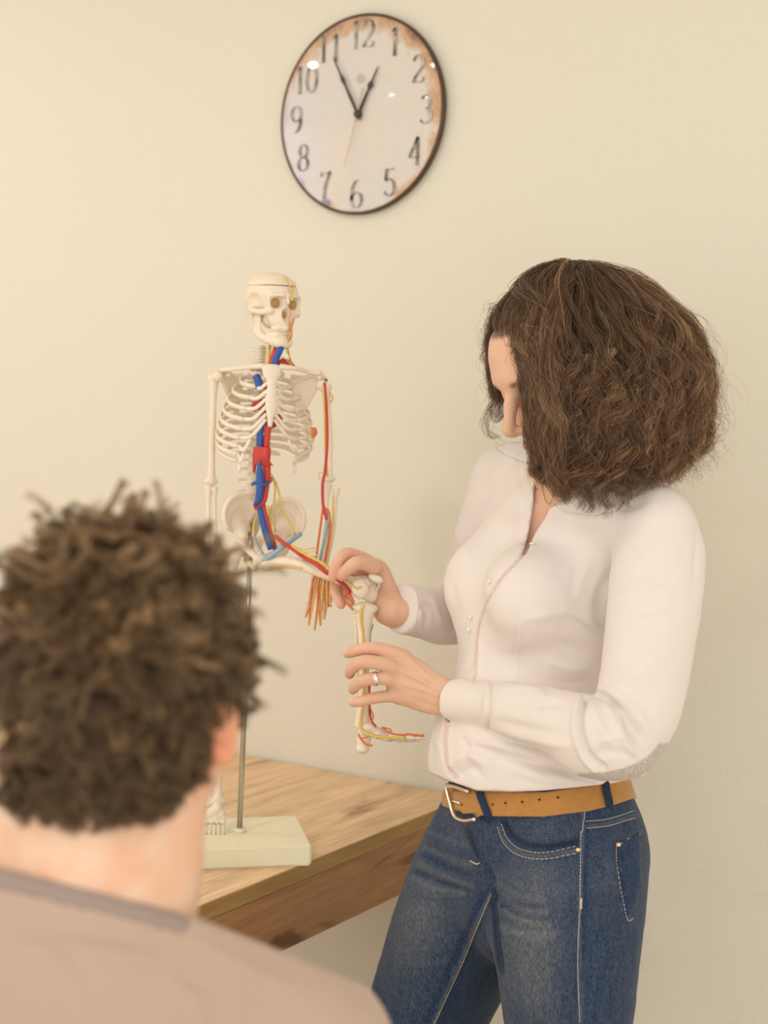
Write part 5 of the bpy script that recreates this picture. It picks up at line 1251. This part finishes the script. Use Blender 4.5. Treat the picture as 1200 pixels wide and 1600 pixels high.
# ---- hair tools
def strands(name, guides, mat_, parent, n_child, spread, frizz, rad, seed, tone=None, npt=None, under=None):
    """guides: list of (m,3) arrays in camera space; each becomes a lock of n_child hairs"""
    rs = np.random.RandomState(seed); allP, sizes, radii, tones = [], [], [], []
    for gi, G in enumerate(guides):
        m = len(G); t = np.linspace(0, 1, m)[:, None]
        T_ = np.gradient(G, axis=0); T_ /= np.linalg.norm(T_, axis=1)[:, None] + 1e-9
        a = np.cross(T_, [0.3, 0.2, 0.9]); a /= np.linalg.norm(a, axis=1)[:, None] + 1e-9; b_ = np.cross(T_, a)
        k = n_child; ph = rs.rand(k) * 6.283; rr = np.sqrt(rs.rand(k)); tn = tone[gi] if tone is not None else rs.rand()
        for j in range(k):
            s_ = spread[0] * (1 - t) + spread[1] * t
            off = (a * math.cos(ph[j]) + b_ * math.sin(ph[j])) * rr[j] * s_
            f1, f2 = rs.uniform(5, 11), rs.uniform(12, 24); p1, p2 = rs.rand(3) * 6.28, rs.rand(3) * 6.28
            fly = 2.6 if rs.rand() < .10 else 1.0
            fz = frizz * fly * (np.sin(f1 * t + p1) * .7 + np.sin(f2 * t + p2) * .35) * (0.15 + t)
            cut = m if rs.rand() > .25 else int(m * rs.uniform(.7, 1))
            allP.append((G + off + fz)[:cut]); sizes.append(cut); r_ = rad * np.linspace(1, .45, cut); radii.append(r_)
            tones.append(np.full(cut, np.clip(tn + rs.normal() * .10, 0, 1)))
    P = W(np.vstack(allP)) - origin_of(parent)
    hc = bpy.data.hair_curves.new(name); hc.add_curves(sizes)
    hc.points.foreach_set('position', P.astype(np.float32).ravel()); hc.points.foreach_set('radius', np.concatenate(radii).astype(np.float32))
    at = hc.attributes.new('tone', 'FLOAT', 'POINT'); at.data.foreach_set('value', np.concatenate(tones).astype(np.float32))
    hc.materials.append(mat_); o = bpy.data.objects.new(name, hc); COL.objects.link(o); o.parent = parent
    return o
# ---- her hair: locks from the crown over an ellipsoid shell, parted round the face
rs = np.random.RandomState(11)
HC = c(938, 590, 2.035); AX = np.array([.138, .152, .125])
def shell(az, pol, k):            # az 0 = towards the viewer, +90 = image right; pol from the top
    p = AX * k * np.array([math.sin(az) * math.sin(pol), math.cos(pol), math.cos(az) * math.sin(pol)])
    if pol > 1.9: pass
    return HC + p + np.array([-.030 * max(0, math.cos(pol)) , 0, 0])
crown = HO + HR @ np.array([0, -.02, .10])
def skullpt(az, pol):
    return HO + HR @ (np.array([0, -.012, .035])) + np.array([.088 * math.sin(az) * math.sin(pol) , .092 * math.cos(pol), .084 * math.cos(az) * math.sin(pol)])
guides, tones = [], []
NG = 700
for g_ in range(NG):
    az = rs.uniform(-180, 180)
    if -125 < az < -50 and rs.rand() < .35: az = rs.uniform(-50, 100)
    layer = rs.uniform(.74, 1.0) if rs.rand() < .72 else rs.uniform(1.0, 1.06)
    pol0 = math.radians(rs.uniform(2, 95) if not (-125 < az < -42) else rs.uniform(2, 46)); front = -132 < az < -40
    azn = (-38 + rs.uniform(-3, 12)) if az > -92 else (-140 + rs.uniform(-10, 4))
    L = rs.uniform(.17, .25); n = 30; P = []; p = skullpt(math.radians(az), pol0); P.append(p)
    # length down the shell
    right = 40 < az < 150

    a0 = az; pol = pol0; kk0 = np.linalg.norm((p - HC) / AX); kk0 = min(kk0, 1)
    end = 2.0 + rs.uniform(-.12, .50); tot = end - pol0
    wph, wn, wa = rs.rand() * 6.28, rs.uniform(2.0, 4.4), rs.uniform(.005, .0145)
    wph2 = rs.rand() * 6.28
    for i in range(1, n):
        t = i / (n - 1); pol = pol0 + tot * t
        aa = a0
        if front: q = min(1, max(0, (pol - .55) / .55)); q = q * q * (3 - 2 * q); aa = a0 * (1 - q) + azn * q
        k = kk0 + (layer - kk0) * min(1, t * 2.6)
        if pol < 1.75: s_ = shell(math.radians(aa), pol, k)
        else:
            s_ = shell(math.radians(aa), 1.75, k) + np.array([-.012 * (pol - 1.75) * math.sin(math.radians(aa)), -(pol - 1.75) * .25, -.012 * (pol - 1.75) * math.cos(math.radians(aa))])
        tang = np.array([math.cos(math.radians(aa)), 0, -math.sin(math.radians(aa))]); rad_ = np.array([math.sin(math.radians(aa)), .2, math.cos(math.radians(aa))])
        amp = wa * min(1, t * 1.8) * (.55 + .75 * t)
        s_ = s_ + tang * amp * math.sin(wph + wn * 6.283 * t) + rad_ * amp * .7 * math.cos(wph2 + wn * 6.283 * t)
        P.append(s_)
    P = smooth_path(np.array(P), 34)
    x_, y_, _d = proj(P)
    bad = (x_ < 815 + np.clip((y_ - 560) * .04, 0, 10)) & (y_ > 548) & (-P[:, 2] < 2.11)
    lim = np.interp(x_, [815, 850, 900, 945, 1000, 1060, 1110], [730, 752, 800, 802, 775, 738, 660]) + 8
    bad |= y_ > lim + rs.uniform(-60, 6)
    bad |= (x_ < 842) & (y_ > 660) & (_d > 2.04)
    if bad.any():
        P = P[:max(4, int(np.argmax(bad)))]
    if len(P) < 6: continue
    # thin out what floats far from the head on the far side
    guides.append(P); tn = .04 + .34 * rs.rand() + .34 * np.clip((x_.mean() - 960) / 110, 0, 1) + (.35 if rs.rand() < .16 else 0); tones.append(tn)  # random tone, plus backlight on the right side painted as lighter hair
for g_ in range(210):             # separate ringlets hanging over the mass, most at the back and the ends
    az = math.radians(rs.uniform(-42, 165)); pol = rs.uniform(1.35, 2.15); p0 = shell(az, min(pol, 1.75), rs.uniform(.98, 1.06)) + np.array([0, -max(0, pol - 1.75) * .2, 0])
    L = rs.uniform(.045, .095); cr = rs.uniform(.005, .0125); tu = rs.uniform(1.0, 2.4); ph = rs.rand() * 6.28; t = np.linspace(0, 1, 40)[:, None]; a = ph + tu * 6.28 * t
    tg = np.array([math.cos(az), 0, -math.sin(az)]); ro = np.array([math.sin(az), 0, math.cos(az)]); w_ = cr * np.minimum(1, .25 + t * 1.8)
    dn = np.array([0, -1.0, 0]) * (1 if pol > 1.2 else .8) + ro * (.55 if pol < 1.3 else -.05) * (1 - t)
    P = p0 + dn * L * t + tg * np.cos(a) * w_ + ro * np.sin(a) * w_ * .8
    x_, y_, _d = proj(P); bad = y_ > np.interp(x_, [815, 850, 900, 945, 1000, 1060, 1110], [740, 765, 805, 808, 785, 750, 700])
    if bad.any(): P = P[:int(np.argmax(bad))]
    if len(P) > 8: guides.append(P); tones.append(.2 + .6 * rs.rand())
FA = np.array([c(*q) for q in [(850, 427, 2.04), (812, 450, 2.03), (784, 486, 2.02), (781, 520, 2.010), (812, 562, 1.985), (823, 620, 1.970), (829, 680, 1.960), (838, 735, 1.955)]])
FB = np.array([c(*q) for q in [(930, 424, 2.0), (890, 446, 1.955), (868, 500, 1.925), (862, 560, 1.910), (866, 620, 1.905), (872, 680, 1.905), (878, 735, 1.910), (888, 785, 1.920)]])
FC = np.array([c(*q) for q in [(860, 424, 2.05), (815, 447, 2.06), (783, 480, 2.075), (771, 515, 2.095), (768, 550, 2.125), (772, 590, 2.14), (780, 625, 2.15), (776, 655, 2.15)]])
for g_ in range(290):
    u = rs.rand() ** 1.25 if g_ < 235 else None
    if u is None:
        v_ = rs.rand(); P = FC + np.array([v_ * .012, 0, -v_ * .05]); P = P[:rs.randint(4, 8)]
    else: P = FA * (1 - u) + FB * u + np.array([0, 0, 1.0]) * rs.uniform(-.004, .008); P = P[:rs.randint(5, 9)] if u > .2 else P[:rs.randint(6, 9)]
    P = smooth_path(P, 34); t = np.linspace(0, 1, 34)[:, None]; w1, w2 = rs.rand(2) * 6.28; f_ = rs.uniform(1.8, 3.8)
    am_ = rs.uniform(.005, .0145) * np.clip((t - .35) * 2, 0, 1) * (1.0 if u is None or u > .12 else .45)
    P = P + np.array([1.0, 0, 0]) * am_ * np.sin(w1 + f_ * 6.28 * t) + np.array([0, 0, 1.0]) * am_ * np.cos(w2 + f_ * 6.28 * t)
    guides.append(P); tones.append(.10 + .42 * rs.rand() + (.35 if rs.rand() < .15 else 0))
# a few loose ringlets at the temple, beyond the nose and at the nape
loose = [[(778, 520, 2.12), (766, 560, 2.13), (770, 600, 2.13), (776, 625, 2.13), (764, 640, 2.13), (759, 660, 2.12), (764, 678, 2.11), (780, 683, 2.10)],
         [(776, 540, 2.13), (768, 590, 2.13), (782, 625, 2.13), (778, 645, 2.13), (790, 652, 2.12)], [(780, 560, 2.14), (774, 610, 2.14), (786, 640, 2.13), (776, 655, 2.13), (768, 640, 2.12), (772, 628, 2.12)],
         [(800, 560, 1.99), (806, 580, 1.985), (815, 586, 1.98)], [(826, 640, 1.965), (824, 690, 1.965), (836, 715, 1.96), (832, 735, 1.955), (845, 745, 1.955), (854, 730, 1.955), (850, 716, 1.96)],
         [(830, 650, 1.97), (838, 700, 1.965), (834, 725, 1.96), (858, 748, 1.95), (880, 768, 1.95), (900, 765, 1.945)], [(845, 680, 1.96), (850, 720, 1.955), (872, 745, 1.95), (895, 760, 1.95), (905, 745, 1.95)],
         [(1040, 690, 2.03), (1055, 720, 2.03), (1070, 725, 2.03), (1072, 705, 2.03)], [(1000, 700, 2.0), (1025, 735, 2.0), (1042, 742, 2.0), (1045, 728, 2.0)], [(1085, 560, 2.04), (1105, 580, 2.04), (1110, 610, 2.04), (1100, 635, 2.04)],
         [(905, 750, 1.97), (925, 785, 1.97), (922, 800, 1.97)], [(950, 750, 1.97), (965, 780, 1.98), (985, 775, 1.98)]]
lg = [smooth_path([c(*q) for q in P], 34) for P in loose]
hair = strands('hair', guides + lg, M['hair_woman'], woman, 26, (.0070, .0034), .0034, .00022, 4, tone=tones + [.25] * len(lg))
hair['label'] = 'frizzy shoulder-length brown curls'
fly = []
for g_ in range(1100):
    G = guides[rs.randint(len(guides))]; G = G[max(0, len(G) // 4):]
    if len(G) < 6: continue
    o = nrm(G.mean(0) - HC); t = np.linspace(0, 1, len(G))[:, None]; fly.append(G + o * t * rs.uniform(.0, .030 if G[:, 0].mean() > .29 else .010) + rs.normal(size=3) * .004 * t)
xs = []
for G in fly:
    x_, y_, _d = proj(G); ok = not (((x_ < 822) & (y_ > 535) & (_d < 2.13)).any() or ((x_ < 842) & (y_ > 660)).any()); 
    if ok: xs.append(G)
strands('flyaway_hair', xs, M['hair_woman'], woman, 3, (.003, .010), .008, .00015, 9, tone=[.6 + .3 * rs.rand() for _ in xs])
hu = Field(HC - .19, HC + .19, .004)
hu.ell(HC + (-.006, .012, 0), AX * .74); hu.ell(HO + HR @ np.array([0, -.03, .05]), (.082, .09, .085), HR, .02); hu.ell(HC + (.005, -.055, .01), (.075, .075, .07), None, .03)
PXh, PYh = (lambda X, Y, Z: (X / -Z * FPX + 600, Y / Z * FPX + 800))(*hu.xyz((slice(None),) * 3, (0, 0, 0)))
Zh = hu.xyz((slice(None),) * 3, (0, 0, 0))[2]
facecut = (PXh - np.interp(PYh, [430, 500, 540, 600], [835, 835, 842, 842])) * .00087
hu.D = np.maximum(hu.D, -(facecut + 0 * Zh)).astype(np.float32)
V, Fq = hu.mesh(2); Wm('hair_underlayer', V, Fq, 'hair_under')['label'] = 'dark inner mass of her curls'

# ================================================================== the man
MS = 0.865                        # everything of the man is laid out at 1.33 m and brought to 1.15 m
MO = c(204, 1050, 1.325)
mb = W(c(170, 1400, 1.33 * MS))
man = thing('person', (mb[0], mb[1], 0), 'man with short dark curly hair in a taupe t-shirt seen from behind', 'person')
def Mn(name, V, Fc, m, parent=None, **k): return obj(name, np.asarray(V) * MS, Fc, M[m], parent or man, **k)
my = math.radians(28); mF = nrm([math.sin(my), -.05, -math.cos(my)]); mL = nrm(np.cross(up3, mF)); mU = np.cross(mF, mL); mU = mU if mU[1] > 0 else -mU
MR = np.column_stack([mL, mF, mU])
G = Field((-.60, -.62, -1.62), (.12, .06, -1.10), .0035)
mp = make_head(G, MO, MR, 1.0)
nk = [mp(0, -.03, -.03), c(160, 1230, 1.33), c(150, 1330, 1.325), c(145, 1420, 1.335)]
G.chain(nk, [.070, .076, .0775, .080], .02, m=10)
G.cap(c(262, 1180, 1.31), c(252, 1330, 1.32), .028, .026, .03)
sR, sL = c(500, 1625, 1.40), c(-215, 1590, 1.28)
G.cap(nk[3], c(135, 1560, 1.37), .075, .085, .04)
mV, mF_ = G.mesh(1)
flush = np.clip(.9 * near(mV, c(345, 1165, 1.30), .030) + .5 * near(mV, c(345, 1120, 1.30), .03), 0, 1)
# the ear, a rim and a lobe, on the same body
E = Field(c(300, 1215, 1.30) - (.01, .01, .04), c(380, 1085, 1.26) + (.01, .01, .04), .0016)
E.chain([c(338, 1170, 1.285), c(348, 1180, 1.287), c(356, 1168, 1.29), c(362, 1142, 1.292), c(360, 1115, 1.293), c(348, 1104, 1.292)], [.0072, .0080, .0058, .0046, .0046, .005], .004, m=18)
E.loft([(c(338, 1175, 1.288), .006, .004), (c(343, 1140, 1.290), .010, .004), (c(342, 1110, 1.292), .008, .004)], nrm([1, 0, -.3]), .005)
E.cap(c(325, 1140, 1.30), c(342, 1140, 1.292), .012, .007, .006)
eV, eF = E.mesh(1)
n0 = len(mV); V = np.vstack([mV, eV]); Fq = np.vstack([mF_, eF + n0])
Mn('body', V, Fq, 'skin_man', attrs={'flush': np.concatenate([flush, np.full(len(eV), .75)]), 'nail': np.zeros(len(V)), 'dark': np.zeros(len(V))})
# t-shirt
Tm = Field((-.66, -1.05, -1.72), (.16, -.24, -1.02), .0042)
mlat = nrm([.985, 0, -.17])
Tm.loft([(c(142, 1330, 1.333), .085, .082), (c(142, 1375, 1.333), .085, .082), (c(142, 1420, 1.338), .094, .086), (c(142, 1470, 1.35), .135, .098), (c(142, 1540, 1.37), .185, .112), (c(142, 1640, 1.39), .215, .12), (c(142, 1850, 1.40), .20, .125), (c(142, 2300, 1.40), .17, .12)], mlat, .03, m=22)
Tm.chain([c(215, 1480, 1.345), c(310, 1536, 1.365), c(410, 1578, 1.39), c(503, 1642, 1.41)], [.048, .050, .056, .062], .03, m=10)
Tm.chain([c(70, 1440, 1.33), c(-60, 1490, 1.31), c(-180, 1570, 1.28)], [.048, .052, .062], .04, m=8)
Tm.cap(c(503, 1646, 1.41), c(530, 1900, 1.40), .062, .060, .02); Tm.cap(c(-200, 1590, 1.28), c(-260, 1880, 1.27), .062, .060, .02)
# the neckline is a slanting plane, the ribbed band lies just under it
pB, pR, pL = c(140, 1388, 1.25), c(286, 1428, 1.34), c(-20, 1352, 1.32)
pn = nrm(np.cross(pR - pB, pL - pB)); pn = pn if pn[1] > 0 else -pn
X, Y, Z = Tm.xyz((slice(None),) * 3, pB); pl = X * pn[0] + Y * pn[1] + Z * pn[2] - .001
qx, qz = (c(142, 1400, 1.335) - pB)[[0, 2]]; rad_ = np.sqrt((X - qx) ** 2 + (Z - qz) ** 2) + 0 * Y
pl = pl + .14 * np.maximum(0, rad_ - .085)
Nb = np.maximum(np.maximum(np.maximum(Tm.D - .0016, pl + .0006), -(pl + .017)), rad_ - .112).astype(np.float32)
Tm.D = np.maximum(Tm.D, pl).astype(np.float32)
tV2, tF2 = Tm.mesh(2)
tV2 = sculpt(tV2, tF2, [([(60, 1440), (150, 1460), (260, 1475)], 12, .003), ([(120, 1480), (220, 1500), (330, 1540)], 18, -.004), ([(300, 1470), (380, 1510), (470, 1550)], 14, .003), ([(20, 1470), (90, 1500), (120, 1560)], 16, -.004), ([(250, 1520), (300, 1560), (320, 1600)], 16, .003)])
tsh = Mn('t_shirt', tV2, tF2, 'tshirt'); mT = bvh(tV2, tF2)
# ribbed collar band round the neck
Tm.D = Nb; V, Fc = Tm.mesh(1)
Mn('collar_band', V, Fc, 'tshirt_rib')['label'] = 'darker ribbed neckband'
# bare forearm ends of the sleeves lie outside the picture
for a, b_ in ((c(548, 1860, 1.40), c(620, 2250, 1.36)), (c(-260, 1850, 1.27), c(-240, 2250, 1.27))):
    f = Field(np.minimum(a, b_) - .08, np.maximum(a, b_) + .08, .006); f.cap(a, b_, .045, .034); V, Fq = f.mesh(1)
    Mn('arm', V, Fq, 'skin_man', attrs={'flush': np.zeros(len(V)), 'nail': np.zeros(len(V)), 'dark': np.zeros(len(V))})
# ---- his curls
rs = np.random.RandomState(21)
HM = c(192, 1022, 1.325); AM = np.array([.103, .124, .126])
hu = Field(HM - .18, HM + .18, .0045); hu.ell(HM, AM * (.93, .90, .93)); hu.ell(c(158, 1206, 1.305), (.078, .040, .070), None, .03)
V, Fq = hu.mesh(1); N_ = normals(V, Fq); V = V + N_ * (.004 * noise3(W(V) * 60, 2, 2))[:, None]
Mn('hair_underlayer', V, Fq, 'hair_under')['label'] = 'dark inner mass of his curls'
guides, tones = [], []
for g_ in range(1750):
    d = rs.normal(size=3); d /= np.linalg.norm(d)
    if d[2] < -.55: continue
    base = HM + d * AM * rs.uniform(.84, .93)
    bx, by, _ = proj(base[None]); bx, by = bx[0], by[0]
    hem = np.interp(bx, [-20, 60, 120, 165, 230, 270, 310, 345, 400], [1250, 1290, 1280, 1292, 1286, 1275, 1205, 1165, 1110])
    if by > hem - 12: continue
    if bx > 325 and 1140 < by < 1200 and d[2] > -.2: continue
    gd = nrm(np.array([rs.normal() * .6, -1.0, rs.normal() * .6])); tn_ = gd - d * (gd @ d); tn_ = nrm(tn_ + rs.normal(size=3) * .35); bn = np.cross(d, tn_)
    low = by > 1150; L = rs.uniform(.034, .078) * (.8 if low else 1.0); turns = rs.uniform(.6, 1.6); cr = rs.uniform(.0090, .0165) * (.75 if low else 1.0); sg = rs.choice([-1, 1])
    fl = 1.0 if rs.rand() < .22 else rs.uniform(.25, .6)
    n = 30; t = np.linspace(0, 1, n)[:, None]; a = turns * 6.283 * t - rs.uniform(0, 1.2); w_ = cr * (.75 + .25 * t); roll = rs.uniform(-.9, .9)
    up_d = d * math.cos(roll) + bn * math.sin(roll); h0 = rs.uniform(-.002, .004)
    P = base + tn_ * (L * t + w_ * np.sin(a)) + up_d * (h0 + fl * w_ * (1 - np.cos(a)) * (.8 if low else 1.0)) + bn * w_ * (1 - fl) * np.sin(a * 1.0 + sg) * .8 - d * (.006 * t ** 2) + bn * (rs.uniform(-.010, .010) * t)
    x_, y_, _d = proj(P); bad = (y_ > np.interp(x_, [-20, 60, 100, 165, 230, 270, 310, 345, 400], [1258, 1300, 1284, 1306, 1298, 1284, 1222, 1172, 1115])) | ((x_ > 338) & (y_ > 1138) & (y_ < 1200))
    if bad.any(): P = P[:max(3, int(np.argmax(bad)))]
    if (np.linalg.norm((P - HM) / AM, axis=1) > 1.24).any() and rs.rand() < .85: continue
    if len(P) < 7: continue
    guides.append(P); tones.append(np.clip(.14 + .42 * rs.rand() + .34 * np.clip((1080 - y_.mean()) / 330, 0, 1) + (.22 if rs.rand() < .12 else 0), 0, 1))  # random tone, plus light on the upper curls painted in
uT = bvh(V, Fq)
for g_ in range(420):
    x0, y0 = rs.uniform(-10, 305), rs.uniform(1140, 1272)
    if y0 > np.interp(x0, [-10, 30, 90, 160, 230, 280, 305], [1225, 1262, 1262, 1272, 1262, 1250, 1190]): continue
    p, nn = hit(uT, x0, y0)
    if p is None: continue
    t = np.linspace(0, 1, 26)[:, None]; L = rs.uniform(.016, .034); cr = rs.uniform(.003, .008); tu = rs.uniform(.5, 1.3); ph = rs.uniform(-1, 1)
    dn = nrm(np.array([rs.normal() * .55, -1, 0])); sdv = nrm(np.cross(nn, dn)); a = ph + tu * 6.28 * t * rs.choice([-1, 1])
    P = p + nn * (.001 + cr * .8 * (1 - np.cos(a))) + dn * L * t + sdv * cr * (np.sin(a) - np.sin(ph))
    x_, y_, _d = proj(P); bad = y_ > np.interp(x_, [-20, 30, 60, 100, 165, 230, 270, 310], [1240, 1285, 1280, 1300, 1296, 1292, 1275, 1225]) + rs.uniform(-8, 6)
    if bad.any(): P = P[:int(np.argmax(bad))]
    if len(P) > 7: guides.append(P); tones.append(.08 + .35 * rs.rand())
h2 = strands('hair', [g * MS for g in guides], M['hair_man'], man, 26, (.0036, .0028), .0011, .00020, 14, tone=tones); h2['label'] = 'short dark brown loose curls'
